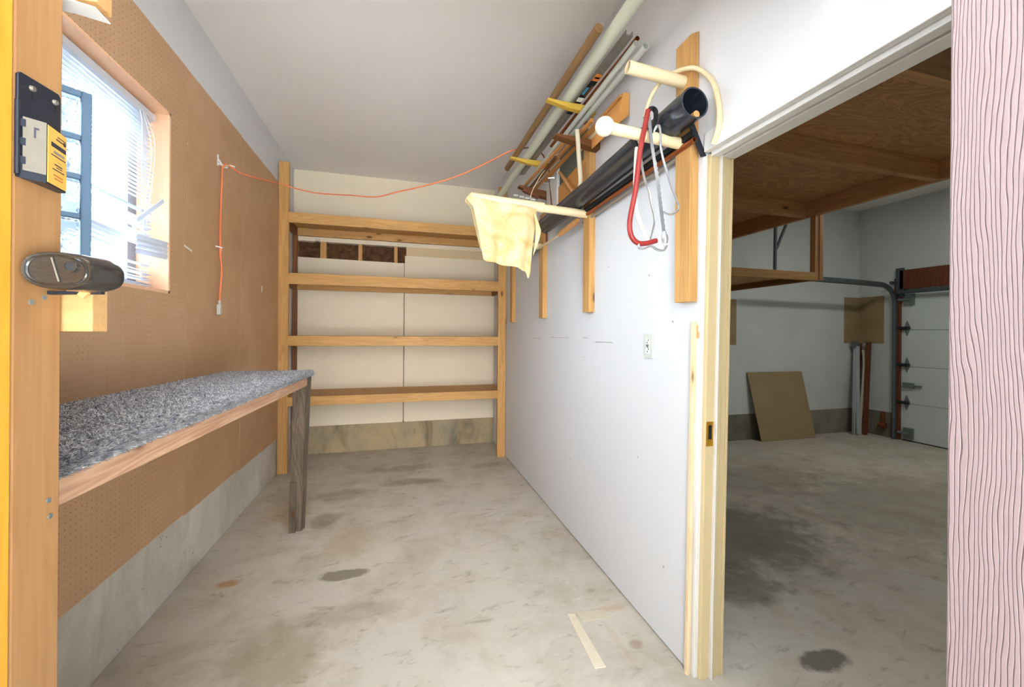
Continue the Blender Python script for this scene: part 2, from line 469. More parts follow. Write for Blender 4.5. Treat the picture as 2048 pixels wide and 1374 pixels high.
# hardboard sheets
def sheet(y0, y1, z0, z1, m, label, hole=False, warp=0.):
    x0, x1 = XL - .002, XL + .010
    g = G()
    def fn(x, y, z): return (x + (warp if (z < .5 and y > y1 - .02) else 0), y, z)
    if not hole: g.box((x0, y0, z0), (x1, y1, z1), fn=fn)
    else:
        g.box((x0, y0, z0), (x1, WY0, z1)); g.box((x0, WY1, z0), (x1, y1, z1))
        g.box((x0, WY0, z0), (x1, WY1, WZ0)); g.box((x0, WY0, WZ1), (x1, WY1, z1))
    return tag(obj('hardboard_sheet', g, m), label, 'wallboard', 'hardboard sheets on the left wall')
sheet(.87, 2.545, .365, 2.76, 'peg', 'brown perforated hardboard sheet with grid of holes around the window', hole=True)
sheet(2.549, 3.310, .355, 2.758, 'hard', 'plain brown hardboard sheet behind the hanging orange cord plug')
sheet(3.316, 4.215, .345, 2.752, 'hard', 'plain brown hardboard sheet between the seam and the shelf post', warp=.006)

# ---- window
g = G()
g.box((-1.27, WY1 - .012, WZ0), (XL + .011, WY1, WZ1)); g.box((-1.27, WY0, WZ0), (XL + .011, WY0 + .012, WZ1))
g.box((-1.27, WY0, WZ0 - .002), (XL + .011, WY1, WZ0 + .012)); g.box((-1.27, WY0, WZ1 - .012), (XL + .011, WY1, WZ1 + .002))
win = thing('window_1', 'small window in the left wall with pine lining', 'window', (-1.27, (WY0 + WY1) / 2, WZ0))
del win['category']; win['kind'] = 'structure'
obj('window_lining', g, 'reveal', win)
g = G()
for a, b in (((WY0 + .012), WY0 + .06), (WY1 - .075, WY1 - .012), (1.90, 1.945)):
    g.box((-1.285, a, WZ0 + .012), (-1.245, b, WZ1 - .012))
g.box((-1.285, WY0 + .012, WZ0 + .012), (-1.245, WY1 - .012, WZ0 + .055)); g.box((-1.285, WY0 + .012, WZ1 - .06), (-1.245, WY1 - .012, WZ1 - .012))
obj('window_frame', g, 'winframe', win)
obj('window_pane', G().box((-1.268, WY0 + .04, WZ0 + .03), (-1.264, WY1 - .04, WZ1 - .03)), 'glass', win)

# ---- back wall
struct(obj('wall_back', G().box((-1.30, YB + .09, 0), (1.25, 5.0, CEIL)), 'back'))
struct(obj('wall_back_upper', G().box((-1.13, YB, 2.345), (1.125, YB + .0895, CEIL)), 'back'), 'cream painted wall above the shelves')
struct(obj('baseboard_back', G().box((-1.13, YB - .012, 0), (1.12, YB + .09, .305)), 'curbback', bev=.004), 'rust and soot stained concrete curb under the back wall')
g = G().prism([(-1.128, YB, .30), (.034, YB, .29), (.034, YB, 2.153), (-1.128, YB, 2.165)], (0, .06, 0))
tag(obj('drywall_panel', g, 'back'), 'cream drywall panel left of the dark seam behind the shelves', 'wallboard', 'drywall panels behind the shelves')
g = G().box((.046, YB, .29), (1.12, YB + .06, 2.24))
tag(obj('drywall_panel', g, 'back'), 'cream drywall panel right of the dark seam behind the shelves', 'wallboard', 'drywall panels behind the shelves')
struct(obj('trim_6', G().box((.062, YB + .003, 2.24), (1.12, YB + .06, 2.345)), 'band'), 'unpainted tan strip of wallboard under the top shelf')
# open strip: studs and kraft paper
g = G().sheet([[(-1.13 + 1.19 * i / 40, YB + .068 + .018 * math.sin(i * 1.9) * math.cos(j * 1.3 + i), 2.166 + .176 * j / 8) for i in range(41)] for j in range(9)])
tag(obj('insulation_batt', g, 'kraft', smooth=True), 'dark brown kraft paper insulation in open strip below the top shelf', 'insulation')
for x0, x1, lab in ((-1.125, -1.085, 'short yellow stud end at far left of the open wall strip'), (-.86, -.80, 'yellow stud end in open wall strip, second from the left'), (-.465, -.425, 'yellow stud end in the middle of the open wall strip'), (-.075, -.037, 'yellow stud end nearest the dark seam in the open wall strip')):
    tag(obj('wall_stud', G().box((x0, YB + .012, 2.10), (x1, YB + .085, 2.345)), 'pineZ'), lab, 'stud', 'studs showing in the open wall strip')

# ---- right partition wall, slightly out of plumb at its end
def lean(y0, k=.03): return lambda z: y0 - k * z
g = G()
g.hexa([(XR, 1.345, .009), (1.24, 1.345, .009), (1.24, 5.0, .009), (XR, 5.0, .009), (XR, 1.281, 2.118), (1.24, 1.281, 2.118), (1.24, 5.0, 2.118), (XR, 5.0, 2.118)])
g.box((XR, .42, 2.118), (1.24, 5.0, CEIL))
struct(obj('wall_right', g, 'wall'), 'white partition wall carrying the rack')
# jamb boards at the wall end
jam = thing('door_1', 'cream painted pocket door jamb at the end of the white partition', 'door', (1.18, 1.31, 0))
del jam['category']; jam['kind'] = 'structure'
def jb(x0, x1, y0, y1, z1, m, name, k=.018, z0=0.):
    f = lambda x, y, z: (x, y - k * z, z)
    return obj(name, G().box((x0, y0, z0), (x1, y1, z1), fn=f), m, jam, bev=.002)
jb(1.100, 1.1155, 1.333, 1.352, 1.40, 'birchZ', 'edge_strip')
jb(1.119, 1.136, 1.318, 1.345, 2.04, 'whitepaint', 'white_strip')
jb(1.136, 1.176, 1.302, 1.345, 2.04, 'creampaint', 'jamb_board')
jb(1.182, 1.199, 1.296, 1.345, 2.04, 'creampaint', 'stop_bead')
jb(1.176, 1.182, 1.290, 1.345, 2.04, 'whitepaint', 'stop_edge')
jb(1.201, 1.231, 1.304, 1.345, 2.04, 'creampaint', 'jamb_board')
jb(1.231, 1.241, 1.300, 1.345, 2.04, 'creampaint', 'casing')
zc = .965
sp = obj('strike_plate', G().box((1.139, 1.3005, zc - .048), (1.172, 1.3035, zc + .048), fn=lambda x, y, z: (x, y - .018 * z, z)), 'brass', jam, bev=.001)
obj('strike_hole', G().box((1.148, 1.2985, zc - .02), (1.163, 1.3010, zc + .034), fn=lambda x, y, z: (x, y - .018 * z, z)), 'black', sp)
# header track
hd = thing('trim_3', 'white painted header track above the doorway to the dark garage', 'header', (1.17, .85, 2.03))
del hd['category']; hd['kind'] = 'structure'
obj('header_face', G().box((XR - .004, .42, 2.045), (1.135, 1.275, 2.118)), 'whitepaint', hd, bev=.002)
obj('header_lip', G().box((1.137, .42, 2.03), (1.172, 1.268, 2.075)), 'whitepaint', hd, bev=.002)
obj('header_track', G().box((1.172, .42, 2.052), (1.185, 1.262, 2.075)), 'chan', hd)
obj('header_lip', G().box((1.185, .42, 2.03), (1.242, 1.262, 2.075)), 'whitepaint', hd, bev=.002)
# front walls of the building (the opening the camera looks through)
g = G().box((-1.30, .764, 0), (-.64, .85, CEIL)).box((-.64, .764, 2.35), (1.24, .85, CEIL))
struct(obj('wall_front', g, 'wall'))
struct(obj('sky_block_wall', G().box((-1.46, -2.4, 0), (-1.31, .76, 6.5)), 'wall'))  # unseen tall wall added to keep the side sky off the pink post
g = G().box((.81, .312, 0), (6.5, .40, CEIL))
struct(obj('wall_garage_front', g, 'garage'))
struct(obj('trim_1', G().box((-.64, .7645, 0), (-.55, .8525, 2.35)), 'pale', bev=.003), 'knotty pale pine door post')
struct(obj('trim_2', G().box((-.62, .60, 0), (-.549, .7625, 2.35)), 'varnish', bev=.003), 'glossy yellow varnished post at far left')
struct(obj('trim_4', G().box((.793, .305, 0), (.95, .403, 2.4)), 'pink', bev=.003), 'pink painted wood grained trim post')
# countersunk nails in post
for y, z, r in ((.795, 1.392, .0045), (.818, 1.401, .004), (.829, 1.072, .004), (.832, 1.045, .004)):
    tag(obj('nail_head', G().tube([(-.5505, y, z), (-.5480, y, z)], r, 12), 'galv'), ('grey nail head in pale post below black oval housing, ' + ('lower left one' if r > .0041 else 'upper right one')) if z > 1.3 else ('grey nail head in pale post at bench height, ' + ('upper of two' if z > 1.06 else 'lower of two')), 'nail', 'nails in the pale post')
# blocking boards at left post
wb = tag(obj('wood_block', G().box((-.70, .858, 1.347), (-.511, .896, 1.424)), 'paleX', bev=.002), 'pale pine board stub sticking out behind the post below the black oval housing', 'board', 'board stubs behind the post')
for i in range(7):
    obj('saw_mark', G().box((-.516, .8572, 1.357 + i * .009), (-.5105, .8585, 1.360 + i * .009)), 'handle', wb)
tb = thing('wood_block', 'pale pine board stub behind the post above the window, grey paper beneath', 'board', (-.60, .877, 1.905), 'board stubs behind the post')
obj('board', G().box((-.70, .858, 1.916), (-.508, .896, 2.02)), 'paleX', tb, bev=.002)
g = G().sheet([[(-.70 + .19 * i / 8, .857 + .019 * j, 1.908 - .004 * math.sin(i * .9) + (.006 * (8 - i) / 8)) for i in range(9)] for j in range(3)])
obj('paper', g, 'whitepaint', tb, solid=.002)

# ---- blade dispenser on the pale post
d = thing('blade_dispenser', 'black and yellow wall dispenser box on the pale post beside the window', 'dispenser', (-.545, .80, 1.575))
g = G().prism([(-.5495, .765, 1.60), (-.5495, .765, 1.728), (-.5495, .770, 1.733), (-.5495, .838, 1.738), (-.5495, .842, 1.733), (-.5495, .842, 1.60)], (.004, 0, 0))
obj('back_plate', g, 'navy', d, bev=.001)
g = G().prism([(-.548, .764, 1.576), (-.5475, .770, 1.576), (-.528, .788, 1.576), (-.5365, .839, 1.576), (-.548, .842, 1.576)], (0, 0, .092))
obj('case', g, 'navy', d, bev=.0015)
# front steel cover and label lie on the case's two front faces
def onface(a, b, t0, t1, z0, z1, off, th):
    a, b = Vector((*a, 0)), Vector((*b, 0)); dv = b - a; n = Vector((dv.y, -dv.x, 0)).normalized()
    p0, p1 = a + dv * t0, a + dv * t1
    return [(p + n * o) + Vector((0, 0, z)) for z in (z0, z1) for p, o in ((p0, off), (p1, off), (p1, off + th), (p0, off + th))]
A, B, C2 = (-.5475, .770), (-.528, .788), (-.5365, .839)
cov = obj('steel_cover', G().hexa(onface(A, B, .12, 1., 1.588, 1.668, .0003, .001)), 'greysteel', d)
obj('slot', G().hexa(onface(A, B, .52, .60, 1.640, 1.656, .0012, .0006)).hexa(onface(A, B, .60, .72, 1.653, 1.656, .0012, .0006)), 'labelink', cov)
obj('hinge_rail', G().tube([(-.5475, .7665, 1.580), (-.5475, .7665, 1.690)], .0028, 10), 'navy', d)
for z in (1.597, 1.625, 1.653): obj('hinge_lug', G().hexa(onface(A, B, .0, .22, z, z + .011, .0006, .0018)), 'navy', d)
lab = obj('label', G().hexa(onface(B, C2, .04, .97, 1.579, 1.667, .0003, .001)), 'labelyellow', d)
for t0, t1, z0, z1, m in ((.50, .92, 1.657, 1.6585, 'labelink'), (.42, .8, 1.652, 1.654, 'labelink'), (.18, .92, 1.638, 1.645, 'labelink'), (.3, .85, 1.629, 1.633, 'chan'),
                          (.18, .92, 1.6245, 1.6262, 'labelink'), (.5, .7, 1.617, 1.618, 'chan'), (.35, .74, 1.611, 1.613, 'labelink'), (.45, .74, 1.6075, 1.609, 'labelink'), (.25, .85, 1.603, 1.6047, 'labelink'),
                          (.3, .78, 1.594, 1.5955, 'labelred'), (.35, .78, 1.589, 1.5905, 'labelred'), (.80, .92, 1.650, 1.656, 'labelink')):
    obj('label_print', G().hexa(onface(B, C2, t0, t1, z0, z1, .0012, .0004)), m, lab)
for y, z in ((.787, 1.718), (.829, 1.720)):
    s_ = obj('keyhole_slot', G().box((-.5458, y - .0022, z - .018), (-.5450, y + .0022, z)), 'black', d)
    obj('screw', G().tube([(-.5455, y, z), (-.5415, y, z)], [.0045, .0035], 12), 'greysteel', s_)
# ---- oval housing on the post
d = thing('oval_housing', 'black oval plastic housing with a round keyhole, fixed to the pale post', 'lock housing', (-.505, .80, 1.40))
def oval(rx, rz, y, cx=-.504, cz=1.440, tilt=-.04, n=40, p=2.5):
    out = []
    for i in range(n):
        a = 2 * PI * i / n; c, s2 = math.cos(a), math.sin(a)
        x = rx * abs(c) ** (2 / p) * (1 if c > 0 else -1); z = rz * abs(s2) ** (2 / p) * (1 if s2 > 0 else -1)
        out.append((cx + x * math.cos(tilt) - z * math.sin(tilt), y, cz + x * math.sin(tilt) + z * math.cos(tilt)))
    return out
def loft(rings, caps=True):
    g = G(); V = [[g.b.verts.new(p) for p in r] for r in rings]; n = len(rings[0])
    for a, b in zip(V, V[1:]):
        for i in range(n): g.face([a[i], a[(i + 1) % n], b[(i + 1) % n], b[i]])
    if caps: g.face(V[0][::-1]); g.face(V[-1])
    return g
bx = .012
body = obj('body', loft([oval(.036, .022, .772, -.503), oval(.0415, .0265, .7705, -.503), oval(.0435, .0285, .774, -.503), oval(.0445, .0295, .790, -.500), oval(.0445, .0295, .815, -.493), oval(.040, .026, .828, -.490), oval(.028, .016, .834, -.489)]), 'oval', d, smooth=True)
obj('face_rim', loft([oval(.0375, .0235, .7708, -.503), oval(.036, .022, .7695, -.503), oval(.034, .0205, .7708, -.503)], False), 'oval', body, smooth=True)
obj('divider', G().beam((-.509, .7705, 1.459), (-.500, .7705, 1.423), .002, .0016, (0, 1, 0)), 'greysteel', body)
obj('keyhole_collar', G().tube([(-.486, .773, 1.447), (-.486, .7685, 1.447)], .0088, 24, hollow=.0022), 'oval', body, smooth=True)
obj('keyhole', G().tube([(-.486, .772, 1.447), (-.486, .7700, 1.447)], .0066, 20), 'black', body)
obj('bracket', G().beam((-.545, .822, 1.409), (-.476, .822, 1.412), .012, .006, (0, 0, 1)), 'navy', d, bev=.001)
obj('latch_stub', G().beam((-.500, .815, 1.404), (-.490, .815, 1.416), .010, .007, (0, 1, 0)), 'handle', d)

# ---- venetian blind
d = thing('venetian_blind', 'white venetian blind with bent lower slats hanging in the left window', 'blind', (-1.19, 1.92, WZ0))
obj('head_rail', G().box((-1.205, WY0 + .02, 2.372), (-1.165, WY1 - .018, 2.404)), 'slat', d, bev=.002)
g = G()
def slat(z, y0=WY0 + .025, y1=WY1 - .022, tilt=.45, dz=0., w=.0125, x=-1.186, curve=0., seg=6):
    rows = []
    for k in (-1, 0, 1):
        row = []
        for i in range(seg + 1):
            t = i / seg; y = y0 + (y1 - y0) * t
            zz = z + dz * t + curve * math.sin(PI * t) - k * w * math.sin(tilt) + (.0016 if k == 0 else 0)
            row.append((x + k * w * math.cos(tilt), y, zz))
        rows.append(row)
    g.sheet(rows)
z = 2.362; i = 0
while z > 1.955:
    slat(z, tilt=.13 + .03 * math.sin(i)); z -= .0186; i += 1
for z, dz, tl in ((1.945, -.03, -.25), (1.926, -.012, .1), (1.908, -.035, -.3), (1.888, -.03, -.1), (1.868, -.03, -.5), (1.848, -.04, -.1), (1.828, -.035, -.6), (1.808, -.035, -.2), (1.788, -.03, -.5)):
    slat(z, dz=dz, tilt=tl, curve=-.006)
for z, dz, tl in ((1.690, -.03, -.2), (1.672, -.04, .1), (1.652, -.035, -.3), (1.630, -.03, .0), (1.610, -.02, -.2), (1.592, -.02, -.1)):
    slat(z, dz=dz, tilt=tl, curve=-.004)
obj('slats', g, 'slat', d, solid=.0008)
g = G()
for i in range(4):
    slat(1.795 - i * .021, WY0 + .025, 2.15, -1.15, -.03, w=.0115, x=-1.178)
    slat(1.762 - i * .021, 2.13, 2.425, -1.25, .016, w=.0115, x=-1.116)
obj('bent_slats', g, 'slat', d, solid=.0008)
obj('bottom_rail', G().beam((-1.186, WY0 + .03, 1.572), (-1.186, WY1 - .03, 1.562), .026, .012), 'slat', d, bev=.002)
for k, pts in enumerate(([(-1.165, 2.24, 2.375), (-1.160, 2.25, 2.29), (-1.16, 2.245, 2.0), (-1.158, 2.24, 1.59)], [(-1.165, 2.262, 2.375), (-1.155, 2.315, 2.21), (-1.16, 2.28, 1.96), (-1.158, 2.255, 1.77)], [(-1.165, 2.275, 2.375), (-1.150, 2.33, 2.25), (-1.15, 2.30, 2.0), (-1.150, 2.265, 1.84)], [(-1.165, 1.72, 2.375), (-1.165, 1.72, 1.59)])):
    obj('cord', G().tube(spline(pts, 8), .0016, 6), 'white', d, smooth=True)
obj('wand', G().beam((-1.135, 2.17, 1.842), (-1.112, 2.325, 1.978), .020, .003, (1, 0, 0)), 'slat', d)
obj('tassel', G().tube([(-1.145, 2.16, 1.845), (-1.140, 2.163, 1.80), (-1.142, 2.18, 1.775)], [.004, .009, .007], 8), 'white', d, smooth=True)

# ---- glass block stack standing in the window
d = thing('glass_block_panel', 'upright panel of clear glass blocks in a slate blue frame before the blind', 'glass panel', (-1.03, 1.555, 1.524))
dv = Vector((.77, .63, 0)).normalized(); nv = Vector((-dv.y, dv.x, 0)); Bp = Vector((-.968, 1.610, 0))
def gb(u0, u1, z0, z1, t, g):
    c = []
    for z in (z0, z1):
        for u, w in ((u0, -t), (u1, -t), (u1, t), (u0, t)):
            p = Bp + dv * u + nv * w; c.append((p.x, p.y, 1.35 + (z - 1.35) * .882))
    g.hexa(c)
g = G(); gb(-.024, 0, 1.548, 2.20, .03, g); gb(-.175, -.151, 1.548, 2.20, .03, g); gb(-.151, -.024, 2.178, 2.20, .03, g); gb(-.151, -.024, 1.548, 1.612, .03, g)
for z in (1.745, 1.885, 2.024): gb(-.151, -.024, z, z + .018, .03, g)
obj('frame', g, 'blueframe', d, bev=.003)
for z0, z1 in ((1.613, 1.744), (1.764, 1.884), (1.904, 2.023), (2.043, 2.177)):
    g = G(); gb(-.150, -.025, z0, z1, .026, g); bl = obj('glass_block', g, 'block', d, bev=.006, seg=3)

# ---- workbench
d = thing('workbench', 'carpet topped wooden workbench along the left wall on a weathered leg', 'workbench', (-.85, 2.0, 0))
YN, YF = .90, 3.03
def bz(y): return .025 * (YF - y) / (YF - YN)
def bxf(y): return -.615 + .035 * (y - YN) / (YF - YN)
# plank under the carpet
g = G().hexa([(-1.108, YN, 1.04 + bz(YN)), (bxf(YN) - .03, YN, 1.04 + bz(YN)), (bxf(YF) - .03, YF - .01, 1.04), (-1.108, YF - .01, 1.04),
              (-1.108, YN, 1.063 + bz(YN)), (bxf(YN) - .012, YN, 1.063 + bz(YN)), (bxf(YF) - .012, YF - .008, 1.063), (-1.108, YF - .008, 1.063)])
obj('plank_top', g, 'pineY', d)
rnd = random.Random(3)
# carpet: base with rolled front edge plus pile tufts
prof = []   # (u from wall to front, dz, normal)
def cpos(t, y):
    """t 0..1 across the top then down the rolled front edge"""
    xf = bxf(y); W = (xf - .012) - (-1.098); edge = .045; tot = W + edge; s = t * tot; zt = 1.078 + bz(y)
    if s <= W: return Vector((-1.098 + s, y, zt)), Vector((0, 0, 1))
    a = (s - W) / edge * 1.75
    return Vector((xf - .012 + .018 * math.sin(min(a, PI / 2)) , y, zt - .020 * (1 - math.cos(min(a, PI / 2))) - max(0, a - PI / 2) * .05)), Vector((math.sin(min(a, PI / 2)), 0, math.cos(min(a, PI / 2))))
g = G()
NT_, NY_ = 40, 60
g.sheet([[tuple(cpos(i / NT_, YN + (YF - YN) * j / NY_)[0]) for i in range(NT_ + 1)] for j in range(NY_ + 1)])
# closed end toward the shelves
g.sheet([[tuple(cpos(i / NT_, YF)[0] - Vector((0, -.004 if k == 1 else 0, .016 * k))) for i in range(NT_ + 1)] for k in range(3)])
for _ in range(42000):
    y = YN + (YF - YN) * rnd.random() ** 1.25
    t = rnd.random(); t = t if rnd.random() < .8 else .88 + .12 * t
    p, n = cpos(t, y); a = rnd.random() * 2 * PI; L = .007 + .005 * rnd.random(); w = .0028
    dd = Vector((math.cos(a), math.sin(a), 0)); sd = Vector((-math.sin(a), math.cos(a), 0)) * (w / 2)
    q = p + n * (L * .8) + dd * .003; r_ = p + n * (L * (.75 + .3 * rnd.random())) + dd * .009
    v = [g.b.verts.new(k) for k in (p - sd, p + sd, q + sd, q - sd, r_ + sd * .7, r_ - sd * .7)]
    g.face(v[:4]); g.face([v[3], v[2], v[4], v[5]])
obj('carpet', g, 'carpet', d)
g = G().hexa([(bxf(YN) - .035, YN, .995 + bz(YN)), (bxf(YN), YN, .995 + bz(YN)), (bxf(YF), 2.86, .998), (bxf(YF) - .035, 2.86, .998),
              (bxf(YN) - .035, YN, 1.062 + bz(YN)), (bxf(YN), YN, 1.062 + bz(YN)), (bxf(YF), 2.86, 1.064), (bxf(YF) - .035, 2.86, 1.064)])
obj('apron', g, 'apron', d, bev=.003)
leg = obj('leg', G().hexa([(-.708, 2.985, 0), (-.636, 2.985, 0), (-.622, 3.03, 0), (-.700, 3.03, 0), (-.675, 2.90, 1.05), (-.598, 2.90, 1.05), (-.578, 2.985, 1.06), (-.66, 2.985, 1.06)]), 'greywood', d, bev=.003)
obj('leg_splice', G().hexa([(-.709, 2.968, 0), (-.668, 2.968, 0), (-.668, 2.986, 0), (-.709, 2.986, 0), (-.700, 2.950, .345), (-.660, 2.950, .345), (-.660, 2.972, .345), (-.700, 2.972, .345)]), 'greywood', leg, bev=.002)

# ---- shelving unit
d = thing('shelving_unit', 'built-in pine shelving unit with four deep shelves across the back wall', 'shelf unit', (0, 4.5, 0))
SY = 4.22
obj('post', G().box((-1.112, SY, 0), (-1.025, SY + .04, 2.955)), 'pineZ', d, bev=.003)
obj('post', G().box((1.020, SY, 0), (1.110, SY + .04, 2.935)), 'pineZ', d, bev=.003)
obj('back_post', G().box((-1.118, YB - .06, 0), (-1.078, YB - .016, 2.50)), 'brownZ', d)
for z0, z1, nm in ((.637, .725, 1), (1.212, 1.308, 2), (1.801, 1.907, 3), (2.385, 2.485, 4)):
    sb = obj('shelf_board', G().box((-1.108, SY + .042, z1 - .022), (1.105, YB - .075, z1 - .002)), 'pineX', d)
    obj('front_rail', G().box((-1.026, SY + .002, z0), (1.021, SY + .04, z1)), 'pineX', sb, bev=.003)
    obj('back_rail', G().box((-1.108, YB - .074, z0), (1.105, YB - .036, z1 - .023)), 'pineX', sb)
    for x in (-1.107, 1.067): obj('side_cleat', G().box((x, SY + .044, z0 - .0), (x + .038, YB - .076, z1 - .023)), 'brownY', sb)
# shrivelled twist of wire stuck to the wall under the top shelf
g = G()
for k in range(7):
    a = k * .9; g.tube([(-.885, YB - .004, 2.335), (-.885 + .03 * math.cos(a), YB - .02, 2.345 + .022 * math.sin(a))], .002, 6)
tag(obj('wire_tuft', g, 'darkmetal'), 'small dark twist of wire on the wall above the open strip', 'wire')

# ---- cord hook and orange cord
d = thing('cord_hook', 'white plastic cord hook on the brown hardboard holding the orange cord', 'hook', (-1.105, 2.92, 2.39))
obj('base', G().box((XL + .0105, 2.908, 2.385), (XL + .015, 2.922, 2.455)), 'white', d, bev=.001)
obj('prong', G().tube(spline([(XL + .014, 2.914, 2.40), (-1.085, 2.93, 2.397), (-1.06, 2.965, 2.412), (-1.045, 2.99, 2.416)], 6), .005, 8), 'white', d, smooth=True)
obj('prong', G().tube(spline([(XL + .014, 2.914, 2.43), (-1.095, 2.92, 2.405), (-1.085, 2.935, 2.388), (-1.07, 2.95, 2.392)], 6), .004, 8), 'white', d, smooth=True)
d = thing('extension_cord', 'orange extension cord looped from the hardboard hook across the room', 'cord', (-.5, 3.2, 1.5))
main = [(-1.087, 2.893, 1.535), (-1.085, 2.90, 1.63), (-1.085, 2.915, 1.73), (-1.086, 2.895, 1.85), (-1.085, 2.892, 2.05), (-1.083, 2.90, 2.25), (-1.078, 2.925, 2.398), (-1.03, 3.06, 2.402), (-.985, 3.35, 2.47),
        (-.97, 3.72, 2.575), (-.88, 3.80, 2.575), (-.70, 3.78, 2.545), (-.415, 3.62, 2.502), (-.20, 3.52, 2.478), (-.02, 3.38, 2.492), (.18, 3.22, 2.505), (.42, 3.12, 2.57), (.65, 3.04, 2.675), (.79, 2.99, 2.748), (.858, 2.965, 2.768), (.905, 2.95, 2.776)]
obj('cable', G().tube(spline(main, 10), .0052, 10), 'orange', d, smooth=True)
obj('cable', G().tube(spline([(.905, 2.95, 2.776), (.95, 2.94, 2.780), (1.0, 2.93, 2.765), (1.045, 2.90, 2.72), (1.085, 2.87, 2.60), (1.09, 2.86, 2.48), (1.085, 2.82, 2.36), (1.09, 2.80, 2.24)], 8), .0052, 8), 'rust', d, smooth=True, label='brown tail of the cord behind the rack')
obj('plug', G().box((-1.098, 2.876, 1.450), (-1.076, 2.91, 1.515)).box((-1.094, 2.884, 1.515), (-1.080, 2.902, 1.538)), 'putty', d, bev=.004)
# scraps on the hardboard
tag(obj('tape_scrap', G().beam((XL + .0115, 2.52, 1.803), (XL + .0115, 2.60, 1.788), .001, .009), 'white'), 'tiny white scrap of tape on the brown hardboard right of the window', 'tape', 'white scraps on the hardboard')
tag(obj('tape_scrap', G().box((XL + .0105, 3.755, 1.675), (XL + .012, 3.768, 1.725)), 'white'), 'tiny upright white scrap on the hardboard near the shelf post', 'tape', 'white scraps on the hardboard')
tag(obj('cable_clip', G().tube([(-1.10, 2.865, 1.872), (-1.076, 2.89, 1.868), (-1.095, 2.93, 1.853)], .004, 8), 'white'), 'small white clip holding the hanging part of the orange cord', 'clip')

# ---- rack uprights on the right wall
RG = 'pine rack uprights on the white wall'
XF = 1.077
def upright(y0, y1, z0, z1, label, m='pineZ', top=0.):
    d = thing('rack_upright', label, 'rack upright', (1.096, (y0 + y1) / 2, z0), RG)
    g = G().prism([(XF, y0, z0), (XR, y0, z0), (XR, y0, z1 + top), (XF, y0, z1)], (0, y1 - y0, 0))
    obj('board', g, m, d, bev=.003)
    return d
u1 = upright(1.308, 1.397, 1.478, 2.515, 'tall pine upright nearest the doorway carrying two cream pegs', 'pineZ', .02)
obj('knot_hole', G().tube([(XF - .0008, 1.362, 1.593), (XF + .002, 1.362, 1.593)], .014, 16), 'handle', u1)
obj('peg', G().tube([(XF + .004, 1.352, 2.352), (.832, 1.36, 2.373)], .0235, 24, hollow=.004), 'pegcream', u1, smooth=True)
pg = obj('peg', G().tube([(XF + .004, 1.352, 2.105), (.765, 1.36, 2.128)], .0215, 24), 'pegcream', u1, smooth=True)
obj('end_ball', G().ball((.736, 1.36, 2.131), .0355, 24), 'foam', pg, smooth=True, label='white foam ball on the peg end')
u2 = upright(2.165, 2.250, 1.478, 2.51, 'pine upright second from the doorway carrying the chamois peg')
obj('peg', G().tube([(XF + .004, 2.205, 2.069), (.372, 2.205, 2.100)], [.0235] * 2, 20), 'pegcream', u2, smooth=True)
obj('peg_sleeve', G().tube([(.80, 2.205, 2.0835), (.372, 2.205, 2.1005)], .029, 20), 'pegcream', u2, smooth=True)
br = G().prism([(XR, 2.11, 2.425), (1.065, 2.11, 2.43), (.835, 2.11, 2.472), (.84, 2.11, 2.482), (1.0, 2.11, 2.475), (XR, 2.11, 2.475)], (0, .055, 0))
obj('bracket', br, 'brick', u2, bev=.002, label='dark brown wooden bracket')
u3 = upright(2.970, 3.055, 1.470, 2.30, 'pine upright third from the doorway under the far end of the black pipe')
obj('bracket', G().prism([(XR, 2.93, 2.40), (1.05, 2.93, 2.41), (.865, 2.93, 2.472), (.87, 2.93, 2.484), (1.0, 2.93, 2.468), (XR, 2.93, 2.455)], (0, .05, 0)), 'brick', u3, bev=.002, label='dark brown wooden bracket')
obj('peg', G().tube([(XF + .004, 3.01, 2.04), (.95, 3.01, 2.05)], .0235, 16), 'pegcream', u3, smooth=True)
u4 = upright(3.865, 3.945, 1.457, 2.20, 'short pine upright farthest from the doorway beside the shelf post')
# ledger and yellow pegs that carry the long poles
for y, lab in ((2.17, 'yellow wooden peg bracket under the poles, nearer of two'), (2.97, 'yellow wooden peg bracket under the poles, farther of two')):
    g = G().prism([(XR, y, 2.66), (XR, y, 2.705), (.90, y, 2.706), (.812, y, 2.712), (.806, y, 2.700), (.95, y, 2.672)], (0, .035, 0))
    tag(obj('peg_bracket', g, 'yellow', bev=.002), lab, 'bracket', 'yellow peg brackets')
st = tag(obj('wall_cleat', G().box((1.088, 2.715, 2.17), (XR, 2.93, 2.60)), 'whitepaint', bev=.002), 'pinkish white upright board behind the rack between brackets', 'board')
tag(obj('spring_clip', G().tube([(1.086, 2.89, 2.500), (1.03, 2.86, 2.497), (1.03, 2.78, 2.497), (1.086, 2.76, 2.497)], .006, 8), 'steel', smooth=True), 'small chrome clip on the white upright board', 'clip')
tag(obj('rusty_rod', G().tube([(1.098, 2.945, 2.05), (1.098, 2.94, 2.40)], .008, 10), 'rust', smooth=True), 'thin rusty upright rod against the wall below the far dark bracket', 'rod')
tag(obj('backing_board', G().prism([(1.108, 2.71, 2.25), (1.108, 2.265, 2.25), (1.108, 2.265, 2.655), (1.108, 2.71, 2.655)], (.006, 0, 0)), 'greyboard'), 'dark grey green board flat on the wall behind the rack', 'board')
tag(obj('backing_board', G().prism([(1.098, 2.71, 2.20), (1.098, 2.262, 2.20), (1.098, 2.262, 2.445), (1.098, 2.71, 2.41)], (.008, 0, 0)), 'tan'), 'tan board in front of the grey green board behind the black pipe', 'board')
tag(obj('dark_strip', G().box((1.100, 2.275, 2.50), (1.112, 2.30, 2.70)), 'brownZ'), 'short dark wood strip on the wall edge of the grey green board', 'strip')

